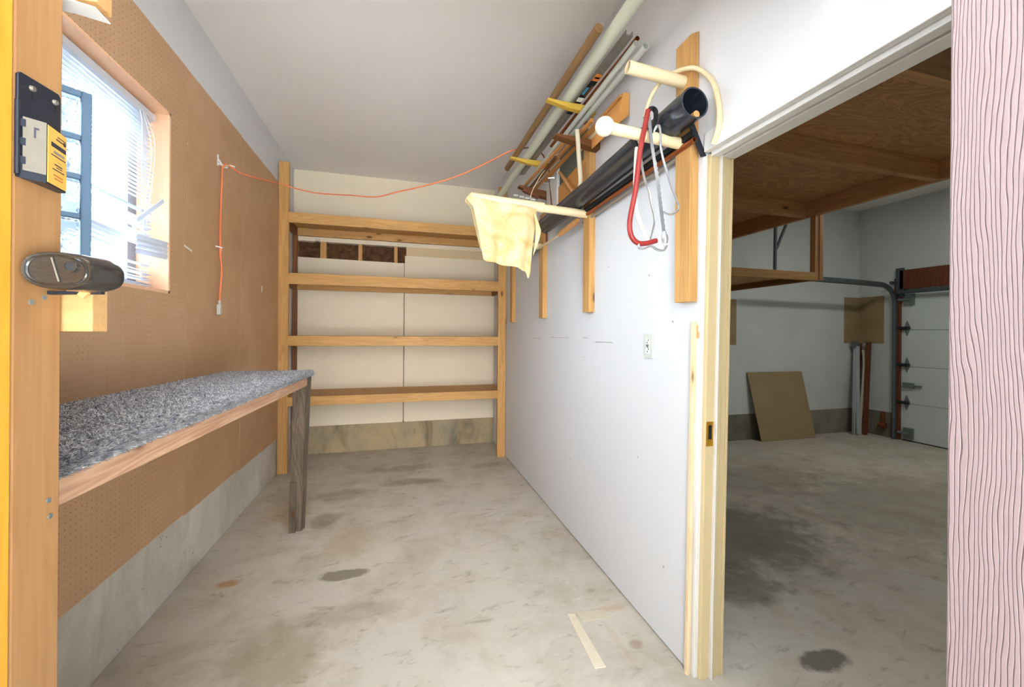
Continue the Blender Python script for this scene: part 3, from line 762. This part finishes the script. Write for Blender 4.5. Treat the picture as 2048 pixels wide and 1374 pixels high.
# ---- long poles on the yellow pegs
PG = 'long poles lying on the yellow pegs'
def pole(name, a, b, r, m, label, hollow=0., n=16):
    return tag(obj(name, G().tube([a, b], r, n, hollow=hollow), m, smooth=True), label, 'pole' if 'pipe' not in name else 'pipe', PG)
pole('wooden_pole', (.858, 1.645, 2.738), (.858, 3.27, 2.738), .0215, 'dowel', 'thick brown wooden pole lying outermost on the yellow pegs')
pole('plastic_pipe', (.925, .95, 2.742), (.965, 3.96, 2.738), .030, 'palegreen', 'long pale green plastic pipe reaching past the top of the rack', .003, 24)
ch = thing('metal_channel', 'grey metal channel with a colourful sticker between pale pipes', 'channel', (1.0, 2.4, 2.70), PG)
def chan(y0, y1, g):
    a = [(.980, 0, 2.712), (1.018, 0, 2.712), (1.018, 0, 2.736), (1.014, 0, 2.738), (1.014, 0, 2.717), (.984, 0, 2.717), (.984, 0, 2.738), (.980, 0, 2.736)]
    g.prism([(x, y0, z) for x, _, z in a], (0, y1 - y0, 0)); return g
obj('channel', chan(1.62, 3.30, G()), 'chan', ch, bev=.001)
stk = obj('sticker', G().box((.9792, 1.90, 2.7112), (1.0188, 2.30, 2.7119)), 'black', ch)
for y0, y1, x0, x1, m in ((1.90, 1.96, .980, 1.018, 'labelorange'), (1.925, 1.94, .988, 1.014, 'red'), (2.02, 2.09, .982, .998, 'labelblue'), (2.12, 2.16, .981, 1.017, 'white'), (2.19, 2.24, .984, 1.012, 'labelorange'), (2.00, 2.10, 1.004, 1.015, 'rust')):
    obj('sticker_patch', G().box((x0, y0, 2.7106), (x1, y1, 2.7113)), m, stk)
pole('plastic_pipe', (1.026, 1.605, 2.672), (1.010, 3.20, 2.596), .0150, 'palepipe', 'thin cream plastic pipe with open end, second from the wall', .003)
pole('plastic_pipe', (1.058, 1.578, 2.650), (1.055, 2.62, 2.630), .0165, 'palepipe', 'pale grey plastic pipe with open end nearest the wall', .003)
pole('copper_pipe', (1.058, 1.645, 2.732), (1.055, 2.75, 2.722), .011, 'copper', 'thin brown copper pipe above the open ended pale pipes', .002)

# ---- trims on the dark brackets
TG = 'wood trims lying on the dark brackets'
def trim(a, b, w, h, m, label, name='wood_trim', bev=.002):
    return tag(obj(name, G().beam(a, b, w, h), m, bev=bev), label, 'trim', TG)
trim((1.068, 1.80, 2.552), (1.065, 2.90, 2.52), .020, .016, 'caramel', 'long brown wood trim against the wall reaching nearest the doorway')
trim((1.000, 1.985, 2.515), (.985, 3.15, 2.505), .018, .022, 'caramel', 'tan wood trim with dark end lying above the foam ball')
trim((1.035, 2.02, 2.498), (1.02, 3.10, 2.492), .018, .020, 'caramel', 'tan wood trim lying just inside the dark ended trim')
trim((.935, 2.13, 2.488), (.925, 3.05, 2.500), .016, .016, 'caramel', 'tan wood trim outermost on the dark brackets')
trim((.975, 2.45, 2.505), (.965, 2.98, 2.478), .016, .020, 'brick', 'short dark brown trim lying among the tan trims')
trim((1.062, 2.0, 2.488), (1.06, 2.3, 2.485), .022, .018, 'birchZ', 'short whitish trim end beside the wall on the near dark bracket')
# open ended tan box section by the wall
g = G().prism([(1.060, 1.80, 2.42), (1.110, 1.80, 2.46), (1.112, 1.80, 2.575), (1.078, 1.80, 2.572), (1.060, 1.80, 2.50)], (0, .012, 0))
g.prism([(1.060, 1.812, 2.42), (1.070, 1.812, 2.425), (1.085, 1.812, 2.572), (1.078, 1.812, 2.572), (1.060, 1.812, 2.50)], (0, .30, 0))
tag(obj('wood_offcut', g, 'tan', bev=.001), 'bright tan wedge shaped wood offcut standing against the wall behind the foam ball', 'offcut')
g = G()
for k in range(4): g.beam((.83 + k * .045, 2.89, 2.385 - .006 * k), (.84 + k * .045, 3.45, 2.405 - .006 * k), .036, .012)
tag(obj('slat_bundle', g, 'palepipe', bev=.001), 'bundle of pale flat slats below the far dark bracket beside the chamois', 'slats')
tag(obj('wood_offcut', G().beam((.875, 2.86, 2.42), (1.0, 2.86, 2.375), .03, .022), 'redwood', bev=.002), 'short reddish wood offcut across the pale slats below the far bracket', 'offcut')
tag(obj('rubber_hose', G().tube(spline([(.955, 2.085, 2.505), (.965, 2.095, 2.46), (.985, 2.12, 2.36), (1.005, 2.14, 2.235), (1.02, 2.20, 2.19)], 8), .013, 14), 'hose', smooth=True), 'putty coloured hose piece hung over the near dark bracket', 'hose')
tag(obj('wooden_stick', G().tube([(1.068, 2.605, 2.472), (1.050, 2.34, 2.245)], .013, 12), 'handle', smooth=True), 'short light brown stick leaning behind the black pipe', 'stick')

# ---- black pipe and what lies with it
tag(obj('drain_pipe', G().tube([(1.010, 1.205, 2.180), (1.018, 2.0, 2.158), (1.030, 2.80, 2.150)], .057, 40, hollow=.006), 'abs', smooth=True), 'large black plastic pipe resting on the cream pegs along the wall', 'pipe')
tag(obj('wooden_stick', G().tube([(1.025, 1.213, 2.146), (1.02, 2.2, 2.125)], .0125, 14), 'handle', smooth=True), 'round wooden stick inside the open end of the black pipe', 'stick')
tag(obj('copper_pipe', G().tube([(1.068, 1.275, 2.088), (1.072, 2.25, 2.064)], .011, 14, hollow=.002), 'copper', smooth=True), 'copper pipe along the wall beneath the black pipe', 'pipe')
tag(obj('black_strip', G().beam((1.062, 1.272, 2.112), (1.064, 2.28, 2.088), .012, .024), 'black', bev=.001), 'thin black strip lying between black pipe and copper pipe', 'strip')
tag(obj('metal_rod', G().tube([(1.088, 1.40, 2.070), (1.09, 2.28, 2.040)], .008, 10), 'chan', smooth=True), 'thin grey rod against the wall below the copper pipe', 'rod')
d = thing('steel_square', 'black flat steel blade hanging by the near upright below the black pipe end', 'tool', (1.09, 1.285, 2.03))
obj('blade', G().beam((1.064, 1.290, 2.158), (1.112, 1.278, 2.030), .026, .005, (0, -1, .2)), 'navy', d, bev=.001)
# paint tool with tan handle
d = thing('long_handled_tool', 'tan handled tool with a thin shaft lying below the far part of the black pipe', 'tool', (1.06, 2.55, 2.02))
obj('handle', G().tube([(1.052, 2.27, 2.050), (1.052, 2.30, 2.048), (1.052, 2.52, 2.034), (1.052, 2.575, 2.030)], [.012, .019, .019, .012], 12), 'handle', d, smooth=True)
obj('shaft', G().tube([(1.052, 2.57, 2.030), (1.052, 3.02, 2.024)], .0075, 10), 'pegcream', d, smooth=True)
d = thing('spirit_level', 'grey metal spirit level lying between the far uprights behind the chamois', 'level', (1.085, 3.3, 2.0))
g = G()
obj('body', G().prism([(1.075, 3.075, 2.07), (1.075, 3.075, 2.045), (1.075, 3.60, 1.985), (1.075, 3.60, 2.055), (1.075, 3.2, 2.075)], (.024, 0, 0)), 'galv', d, bev=.001)
obj('vial_window', G().prism([(1.0738, 3.13, 2.060), (1.0738, 3.13, 2.040), (1.0738, 3.20, 2.032), (1.0738, 3.20, 2.060)], (.001, 0, 0)), 'darkmetal', d)
obj('vial_window', G().prism([(1.0738, 3.28, 2.055), (1.0738, 3.28, 2.026), (1.0738, 3.40, 2.014), (1.0738, 3.40, 2.05)], (.001, 0, 0)), 'darkmetal', d)

# ---- cream hoop around the near upright
hp = spline([(1.107, 1.222, 2.052), (1.106, 1.195, 2.10), (1.106, 1.196, 2.18), (1.106, 1.222, 2.275), (1.105, 1.262, 2.335), (1.085, 1.285, 2.366), (1.055, 1.305, 2.374), (1.030, 1.36, 2.384), (1.005, 1.402, 2.366), (.975, 1.412, 2.318), (.953, 1.412, 2.262), (.942, 1.410, 2.222)], 10)
tag(obj('plastic_hoop', G().tube(hp, [.0125 - .004 * i / len(hp) for i in range(len(hp))], 12, flat=.8), 'pegcream', smooth=True), 'cream plastic strip bent in an arch around the near upright', 'hoop')

# ---- saws hanging on the lower near peg
d = thing('bow_saw', 'red framed bow saw hanging from the lower cream peg', 'saw', (.90, 1.325, 1.67))
fr = spline([(.897, 1.322, 2.198), (.889, 1.324, 2.150), (.869, 1.328, 2.045), (.850, 1.328, 1.893), (.830, 1.328, 1.797), (.826, 1.328, 1.750), (.836, 1.328, 1.714), (.861, 1.328, 1.694), (.894, 1.328, 1.694), (.942, 1.328, 1.708)], 8)
obj('frame', G().tube(fr, .0098, 12), 'red', d, smooth=True)
bl = [(.899, 1.318, 2.178), (.912, 1.316, 2.067), (.933, 1.316, 1.955), (.947, 1.316, 1.862), (.966, 1.316, 1.739), (.970, 1.316, 1.700)]
g = G()
pts = spline(bl, 12); front = []; rear = []
for i, p in enumerate(pts):
    saw = .0035 if (i % 2 and 18 < i < 56) else 0
    front.append((p.x - .0075, p.y, p.z)); rear.append((p.x + .0075 + saw, p.y + .002, p.z))
g.sheet([front, rear])
obj('blade', g, 'steel', d, solid=.0018)
lv = obj('tension_lever', G().tube(spline([(.862, 1.326, 1.690), (.866, 1.324, 1.674), (.885, 1.324, 1.672), (.916, 1.324, 1.684), (.945, 1.324, 1.672), (.972, 1.324, 1.672), (.985, 1.324, 1.69)], 6), .0075, 10, flat=.5), 'steel', d, smooth=True)
obj('clamp', G().tube([(.968, 1.318, 1.742), (.972, 1.316, 1.715), (.974, 1.318, 1.698)], [.008, .013, .009], 12), 'steel', d, smooth=True)
obj('top_grip', G().tube(spline([(.897, 1.325, 2.19), (.915, 1.33, 2.212), (.937, 1.332, 2.205), (.938, 1.335, 2.165), (.918, 1.336, 2.12)], 6), [.012] * 25, 10, flat=.6), 'black', d, smooth=True, label='black plastic grip')
d = thing('hacksaw', 'ivory framed hacksaw hanging behind the red bow saw', 'saw', (.91, 1.40, 1.70))
obj('frame', G().tube(spline([(.905, 1.40, 2.12), (.895, 1.395, 2.05), (.888, 1.39, 1.94), (.891, 1.39, 1.854), (.913, 1.385, 1.779), (.945, 1.38, 1.712)], 8), .0085, 10), 'whiteenamel', d, smooth=True)
obj('blade', G().tube(spline([(.915, 1.40, 2.07), (.928, 1.39, 1.97), (.945, 1.388, 1.93), (.958, 1.385, 1.87), (.972, 1.382, 1.80), (.950, 1.381, 1.715)], 8), .0075, 8, flat=.25), 'steel', d, smooth=True)
obj('handle', G().tube(spline([(.935, 1.398, 2.17), (.90, 1.402, 2.15), (.888, 1.402, 2.12), (.905, 1.40, 2.085)], 6), .013, 10, flat=.7), 'black', d, smooth=True)
d = thing('coping_saw', 'chrome coping saw hanging nearest the near upright on the cream peg', 'saw', (1.0, 1.335, 1.81))
obj('frame', G().tube(spline([(.936, 1.332, 2.135), (.948, 1.328, 2.150), (.956, 1.328, 2.125), (.961, 1.330, 2.063), (.989, 1.332, 1.979), (1.034, 1.335, 1.880), (1.046, 1.335, 1.850), (1.034, 1.335, 1.827), (1.007, 1.335, 1.815), (.973, 1.335, 1.824)], 8), .0058, 10, flat=.6), 'steel', d, smooth=True)
obj('blade_hook', G().tube(spline([(.930, 1.332, 2.125), (.934, 1.327, 2.143), (.946, 1.327, 2.150)], 5), .004, 8), 'steel', d, smooth=True)

# ---- chamois cloth over the peg
g = G()
def cloth(side):
    rows = []
    N, Mv = 46, 34
    for j in range(Mv + 1):
        t = j / Mv; row = []
        for i in range(N + 1):
            s = i / N
            # left and right outlines of the hanging flap
            xl = .377 - .036 * math.sin(min(1, t * 4.2) * PI) * .6 + (.060 * max(0, t - .22) / .78) - .012 * math.exp(-((t - .14) / .06) ** 2)
            xr = .752 - .020 * t - .030 * max(0, t - .35)
            x = xl + (xr - xl) * s
            bottom = .372 + .030 * s + .004 * math.sin(s * 17) + (.045 * math.exp(-((s - .965) / .03) ** 2))
            if side < 0: bottom *= .80
            drop = t * bottom
            z = 2.131 - .030 * (x - .377) / .35 - drop * (1 - .0 * s)
            fold = .016 * math.sin(s * 9.5 + 1.2 * t + .6) * min(1, t * 2.2) + .009 * math.sin(s * 23 + 3 * t) * t
            r = .0335 * min(1, .15 + t * 7) if t < .12 else .0335 - .010 * min(1, (t - .12) * 2)
            y = 2.205 - side * (r + fold * .9 + .01 * t)
            row.append((x, y, z))
        rows.append(row)
    return rows
F_, Bk = cloth(1), cloth(-1)
g.sheet(Bk[::-1][:-1] + [[(a[0], 2.205, a[2] + .002) for a in F_[0]]] + F_[1:])
d = thing('chamois_cloth', 'yellowish chamois cloth draped over the long cream peg', 'cloth', (.55, 2.205, 1.70))
obj('cloth', g, 'cloth', d, smooth=True, solid=.0025)
g = G().sheet([[(.722 + .030 * k / 4 * (1 - abs(i / 9 - .45) * 1.5) + .012 * math.sin(i * .3), 2.148 - .003 * k, 2.03 - .021 * i - .004 * k) for k in range(5)] for i in range(12)])
obj('torn_flap', g, 'cloth', d, smooth=True, solid=.0025)
tag(obj('string', G().tube(spline([(.835, 2.28, 2.335), (.80, 2.26, 2.29), (.745, 2.22, 2.20), (.715, 2.18, 2.140), (.71, 2.165, 2.11)], 8), .0019, 8), 'pegcream', smooth=True), 'pale yellow string tied above the chamois cloth', 'string')

# ---- outlet
d = thing('wall_outlet', 'white wall outlet plate on the partition with dark speckles', 'outlet', (1.112, 1.62, 1.238))
pl = obj('cover_plate', G().box((1.108, 1.587, 1.238), (XR, 1.653, 1.350)), 'palepipe', d, bev=.003)
for z in (1.272, 1.316): obj('socket', G().box((1.1068, 1.605, z - .013), (1.109, 1.635, z + .013)), 'white', d, bev=.002)
g = G()
for y, z in ((1.615, 1.322), (1.624, 1.310), (1.618, 1.298), (1.628, 1.296), (1.620, 1.290), (1.614, 1.280), (1.622, 1.268)): g.box((1.1060, y - .0025, z - .004), (1.1070, y + .0025, z + .004))
obj('slot', g, 'labelink', d)
# torn paint by the wall end
g = G().box((1.1125, 1.298, 1.335), (1.1148, 1.325, 1.36)).box((1.1125, 1.302, 1.36), (1.1148, 1.318, 1.385))
struct(obj('trim_5', g, 'handle'), 'patch of bare brown paper where paint chipped from the wall edge')

g = G()
for y0, y1, z in ((2.55, 2.9, 1.318), (1.95, 2.15, 1.300), (2.25, 2.32, 1.322), (3.1, 3.3, 1.305)): g.box((XR - .0012, y0, z), (XR - .0004, y1, z + .003))
for y, z in ((1.62, 1.62), (2.0, 1.72), (1.45, 1.40), (2.3, 1.2), (1.7, .75), (1.5, .33), (2.5, .5)): g.box((XR - .0012, y, z), (XR - .0004, y + .007, z + .007))
struct(obj('trim_9', g, 'chan'), 'faint grey scuffs and specks on the white partition')
# ---- strip lying on the floor
tag(obj('wood_shim', G().prism([(.780, 1.775, .0005), (.817, 1.770, .0005), (.811, 1.455, .0005), (.763, 1.459, .0005)], (0, 0, .003)), 'shim'), 'flat pale wood strip lying on the concrete near the partition', 'strip', 'flat strips on the floor')
tag(obj('wood_shim', G().prism([(.828, 1.775, .0005), (.965, 1.760, .0005), (.960, 1.700, .0005), (.832, 1.716, .0005)], (0, 0, .002)), 'shimb'), 'faint short strip crossing the top of the pale strip on the floor', 'strip', 'flat strips on the floor')

# ------------------------------------------------------------------ garage beyond the opening
GX, GY = 6.28, 4.15
struct(obj('wall_garage_back', G().box((1.24, GY, .33), (6.5, 4.5, CEIL)), 'garage'), 'grey lit white back wall of the garage')
struct(obj('baseboard_garage_back', G().box((1.24, GY - .008, 0), (GX, 4.5, .33)), 'curbg', bev=.004), 'dark concrete curb of the garage back wall')
g = G().box((GX, 3.705, .33), (6.5, GY, CEIL)).box((GX, .4, 2.20), (6.5, 3.705, CEIL))
struct(obj('wall_garage_right', g, 'garage'), 'white side wall around the overhead door')
struct(obj('baseboard_garage_right', G().box((GX - .008, 3.72, 0), (6.5, GY - .008, .33)), 'curbg', bev=.004), 'dark concrete curb beside the overhead door')
# overhead door
d = thing('door_2', 'white sectional overhead garage door', 'door', (6.31, 2.2, 0)); del d['category']; d['kind'] = 'structure'
for k in range(4):
    pn = obj('panel_section', G().box((6.30, .9, .008 + k * .474), (6.345, 3.70, (.008 + (k + 1) * .474 - .0035) if k < 3 else 2.0)), 'doorpanel', d, bev=.003)
for z in (.49, .975, 1.45):
    h = obj('hinge', G().prism([(6.292, 3.60, z - .10), (6.292, 3.63, z), (6.292, 3.60, z + .10), (6.292, 3.56, z)], (.008, 0, 0)), 'galv', d)
    obj('roller', G().tube([(6.27, 3.57, z), (6.27, 3.68, z)], .02, 12), 'darkmetal', h, smooth=True)
for z in (.10, 1.82):
    obj('roller_bracket', G().box((6.27, 3.52, z - .07), (6.30, 3.62, z + .07)).tube([(6.26, 3.55, z), (6.26, 3.67, z)], .02, 10), 'galv', d)
obj('latch', G().box((6.27, 3.52, .68), (6.30, 3.63, .75)).box((6.275, 3.44, .70), (6.29, 3.52, .725)), 'galv', d)
obj('door_gap_blocker', G().box((6.346, .9, .01), (6.352, 3.70, 2.0)), 'doorpanel', d)  # sheet added behind the sections so no sky shines through their gaps
obj('bottom_seal', G().box((6.295, .9, 0), (6.34, 3.64, .012)), 'black', d)
struct(obj('trim_7', G().box((6.25, .9, 1.955), (GX, 3.66, 2.20)), 'redwood', bev=.003), 'dark brown header beam above the overhead door')
struct(obj('trim_8', G().box((6.26, 3.66, 0), (6.30, 3.72, 2.10)), 'redwood'), 'dark brown side jamb of the overhead door')
tag(obj('torsion_bar', G().tube([(6.22, .95, 1.915), (6.22, 3.66, 1.915)], .024, 14), 'track', smooth=True), 'grey steel bar across the top of the overhead door', 'bar')
# track
d = thing('door_track', 'dark steel overhead door track curving along the garage wall', 'track', (6.2, 3.68, 0))
tp = [(4.2, 3.70, 2.045), (5.0, 3.70, 2.035), (5.62, 3.70, 2.025), (5.98, 3.70, 2.012)] + [(5.98 + .265 * math.sin(a), 3.70, 1.755 + .257 * math.cos(a)) for a in [PI / 2 * k / 8 for k in range(1, 9)]] + [(6.245, 3.70, 1.2), (6.245, 3.70, .6), (6.245, 3.70, 0.0)]
obj('rail', G().tube(tp, .035, 8, flat=.6, flat_up=(0, 1, 0)), 'track', d, smooth=True)
obj('bracket', G().box((6.15, 3.69, 2.02), (6.28, 3.71, 2.06)).box((6.25, 3.62, 1.86), (6.28, 3.70, 2.23)), 'track', d)
h = obj('hanger', G().beam((4.235, 3.70, 2.04), (4.245, 3.70, CEIL), .022, .030, (0, 1, 0)).beam((4.255, 3.70, 2.36), (4.62, 3.70, CEIL), .022, .024, (0, 1, 0)), 'track', d)
# things leaning and stuck on the walls
LEAN = GY - .01
g = G().hexa([(4.405, 4.015, .002), (5.285, 4.000, .004), (5.285, 4.008, .004), (4.405, 4.023, .002), (4.290, LEAN - .010, .868), (5.200, LEAN - .010, .864), (5.200, LEAN - .002, .864), (4.290, LEAN - .002, .868)])
tag(obj('cardboard_sheet', g, 'cardboard'), 'large brown cardboard sheet leaning on the garage back wall', 'cardboard', 'cardboard pieces in the garage')
g = G().box((5.99, GY - .006, 1.245), (GX - .001, GY - .001, 1.885)).box((GX - .006, 3.846, 1.250), (GX - .001, GY - .006, 1.888))
tag(obj('cardboard_sheet', g, 'cardboard'), 'brown cardboard piece folded into the garage corner on the wall', 'cardboard', 'cardboard pieces in the garage')
tag(obj('cardboard_sheet', G().box((3.80, GY - .006, 1.22), (4.128, GY - .001, 1.80)), 'cardboard'), 'brown cardboard piece on the garage wall beside the cream jamb', 'cardboard', 'cardboard pieces in the garage')
d = thing('folded_rail', 'shiny folded metal rail with rounded head leaning in the garage corner', 'rail', (5.98, 3.95, 0))
obj('rail', G().beam((5.950, 3.990, .006), (6.125, 4.095, 1.18), .032, .03, (0, 1, 0)), 'steel', d, bev=.003)
obj('rail', G().beam((6.000, 3.965, .006), (6.150, 4.080, 1.20), .036, .03, (0, 1, 0)), 'palesteel', d, bev=.003)
obj('head', G().tube([(6.125, 4.080, 1.215), (6.128, 4.11, 1.218)], .058, 20), 'galv', d, smooth=True)
tag(obj('wood_plank', G().hexa([(6.075, 4.04, 0), (6.125, 4.04, 0), (6.125, 4.07, 0), (6.075, 4.07, 0), (6.200, 4.09, 1.24), (6.260, 4.09, 1.24), (6.260, 4.125, 1.24), (6.200, 4.125, 1.24)]), 'redwood', bev=.002), 'dark red brown plank leaning just right of the shiny metal rail', 'plank', 'planks leaning in the garage corner')
tag(obj('wood_plank', G().hexa([(6.085, 3.94, 0), (6.140, 3.94, 0), (6.140, 3.97, 0), (6.085, 3.97, 0), (6.215, 3.985, 1.26), (6.272, 3.985, 1.26), (6.272, 4.02, 1.26), (6.215, 4.02, 1.26)]), 'redwood', bev=.002), 'dark red brown plank leaning nearest the overhead door', 'plank', 'planks leaning in the garage corner')
g = G().tube(spline([(6.072, 3.985, .0), (6.085, 3.995, .14), (6.115, 4.0, .4), (6.155, 4.01, .70), (6.190, 4.02, .95), (6.205, 4.045, 1.15)], 6), .028, 8, flat=.2, flat_up=(0, 1, 0))
tag(obj('bark_strip', g, 'hose', smooth=True), 'pale curved strip standing between the two dark planks', 'strip')
tag(obj('pipe_stub', G().tube([(6.235, 3.87, .15), (6.235, 3.79, .15)], .035, 12).tube([(6.245, 3.83, .15), (6.245, 3.83, .33)], .02, 10), 'rust', smooth=True), 'rusty pipe fitting low on the wall beside the overhead door track', 'pipe fitting')

# ---- loft
d = thing('storage_loft', 'brown plywood storage loft hanging over the garage floor', 'loft', (2.2, 2.2, 2.3))
obj('deck', G().box((1.25, 1.01, 2.422), (3.19, 3.60, 2.44)), 'ply', d)
obj('edge_beam', G().box((3.150, 1.0, 2.30), (3.19, 3.60, 2.421)), 'firY', d, bev=.003)
for y in (1.0, 1.645, 2.47, 3.30): obj('joist', G().box((1.262, y, 2.302), (3.149, y + .040, 2.421)), 'firX', d, bev=.003)
obj('hanger_post', G().box((3.192, 2.395, 1.785), (3.232, 2.475, 2.44)).box((3.150, 2.400, 1.785), (3.191, 2.44, 2.30)), 'firZ', d, bev=.003)
sh = obj('lower_shelf', G().box((1.26, 2.405, 1.835), (3.19, 3.44, 1.848)), 'firX', d)
obj('front_rail', G().box((1.26, 2.396, 1.785), (3.149, 2.434, 1.847)), 'pineX', sh, bev=.003)
obj('side_rail', G().box((3.150, 2.442, 1.785), (3.19, 3.44, 1.834)), 'brownY', sh)
obj('rear_rail', G().box((1.26, 3.40, 1.775), (3.149, 3.44, 1.834)), 'brownX', sh)

# ------------------------------------------------------------------ light
w = bpy.data.worlds.new('daylight'); SC.world = w; w.use_nodes = True
bg = w.node_tree.nodes['Background']; bg.inputs[0].default_value = (.86, .93, 1.0, 1)
# hazy sky with bright lobe beyond the window, fill lobe added behind the viewer
wt = w.node_tree; tc = wt.nodes.new('ShaderNodeTexCoord'); acc = None
def lobe(direction, c0, c1, power):
    dp = wt.nodes.new('ShaderNodeVectorMath'); dp.operation = 'DOT_PRODUCT'
    wt.links.new(tc.outputs['Generated'], dp.inputs[0]); dp.inputs[1].default_value = Vector(direction).normalized()
    mr = wt.nodes.new('ShaderNodeMapRange'); mr.interpolation_type = 'SMOOTHSTEP'
    mr.inputs['From Min'].default_value = c0; mr.inputs['From Max'].default_value = c1; mr.inputs['To Min'].default_value = 0; mr.inputs['To Max'].default_value = power
    wt.links.new(dp.outputs['Value'], mr.inputs['Value']); return mr.outputs[0]
A_, B_ = lobe((-.72, .40, .78), .35, .98, 32.), lobe((.0, -1., .30), .72, .99, 7.)
ad = wt.nodes.new('ShaderNodeMath'); ad.operation = 'ADD'; wt.links.new(A_, ad.inputs[0]); ad.inputs[1].default_value = .28
mxw = wt.nodes.new('ShaderNodeMix'); mxw.data_type = 'RGBA'; mxw.blend_type = 'ADD'; mxw.clamp_result = False; mxw.inputs[0].default_value = 1
def tint(v, col):
    sc = wt.nodes.new('ShaderNodeVectorMath'); sc.operation = 'SCALE'; sc.inputs[0].default_value = col; wt.links.new(v, sc.inputs['Scale']); return sc.outputs[0]
wt.links.new(tint(ad.outputs[0], (.70, .86, 1.0)), mxw.inputs[6]); wt.links.new(tint(B_, (.94, .97, 1.0)), mxw.inputs[7])
wt.links.new(mxw.outputs[2], bg.inputs[0]); bg.inputs[1].default_value = 1.
def area(name, loc, rot, sx, sy, power, col, portal=False):
    l = bpy.data.lights.new(name, 'AREA'); l.shape = 'RECTANGLE'; l.size = sx; l.size_y = sy; l.energy = power; l.color = col
    o = bpy.data.objects.new(name, l); o.location = loc; o.rotation_euler = rot; COL.objects.link(o)
    if portal: l.cycles.is_portal = True
    return o
area('window_portal', (-1.31, 1.92, 1.98), (0, -PI / 2, 0), .95, .95, 1, (1, 1, 1), True)
area('doorway_portal', (.2, .28, 1.2), (PI / 2, 0, 0), 1.8, 2.4, 1, (1, 1, 1), True)
sl = bpy.data.lights.new('sun', 'SUN'); sl.energy = 56; sl.angle = math.radians(2); sl.color = (.96, .97, 1.)
so = bpy.data.objects.new('sun', sl); so.rotation_euler = (math.radians(-32), 0, 0); so.location = (0, 3, 8); COL.objects.link(so)
area('room_fill_light', (-.1, 1.25, CEIL - .02), (0, 0, 0), 1.2, .3, 4, (1., .90, .78))  # added warm fill under the ceiling, out of view, no fixture modelled
area('garage_fill_light', (4.6, 2.0, CEIL - .02), (0, 0, 0),   .9, .25, 15, (.95, .97, .92))  # added fill that brightens the dim garage, no fixture behind it

# ------------------------------------------------------------------ camera
cam = bpy.data.cameras.new('camera'); co = bpy.data.objects.new('camera', cam); COL.objects.link(co)
cam.sensor_width = 36; cam.lens = 36 * 800 / 2048; cam.shift_y = -21 / 2048; cam.clip_start = .02
yaw, roll = math.radians(15.6), math.radians(.43)
r = Vector((math.cos(yaw), -math.sin(yaw), 0)); f = Vector((math.sin(yaw), math.cos(yaw), 0)); u = Vector((0, 0, 1))
R = r * math.cos(roll) + u * math.sin(roll); U = u * math.cos(roll) - r * math.sin(roll)
M = Matrix((R, U, -f)).transposed().to_4x4(); M.translation = (0, 0, 1.35)
co.matrix_world = M
SC.camera = co
vs = SC.view_settings
vs.view_transform = 'Standard'; vs.look = 'None'; vs.gamma = 1; vs.use_curve_mapping = False; vs.exposure = .80
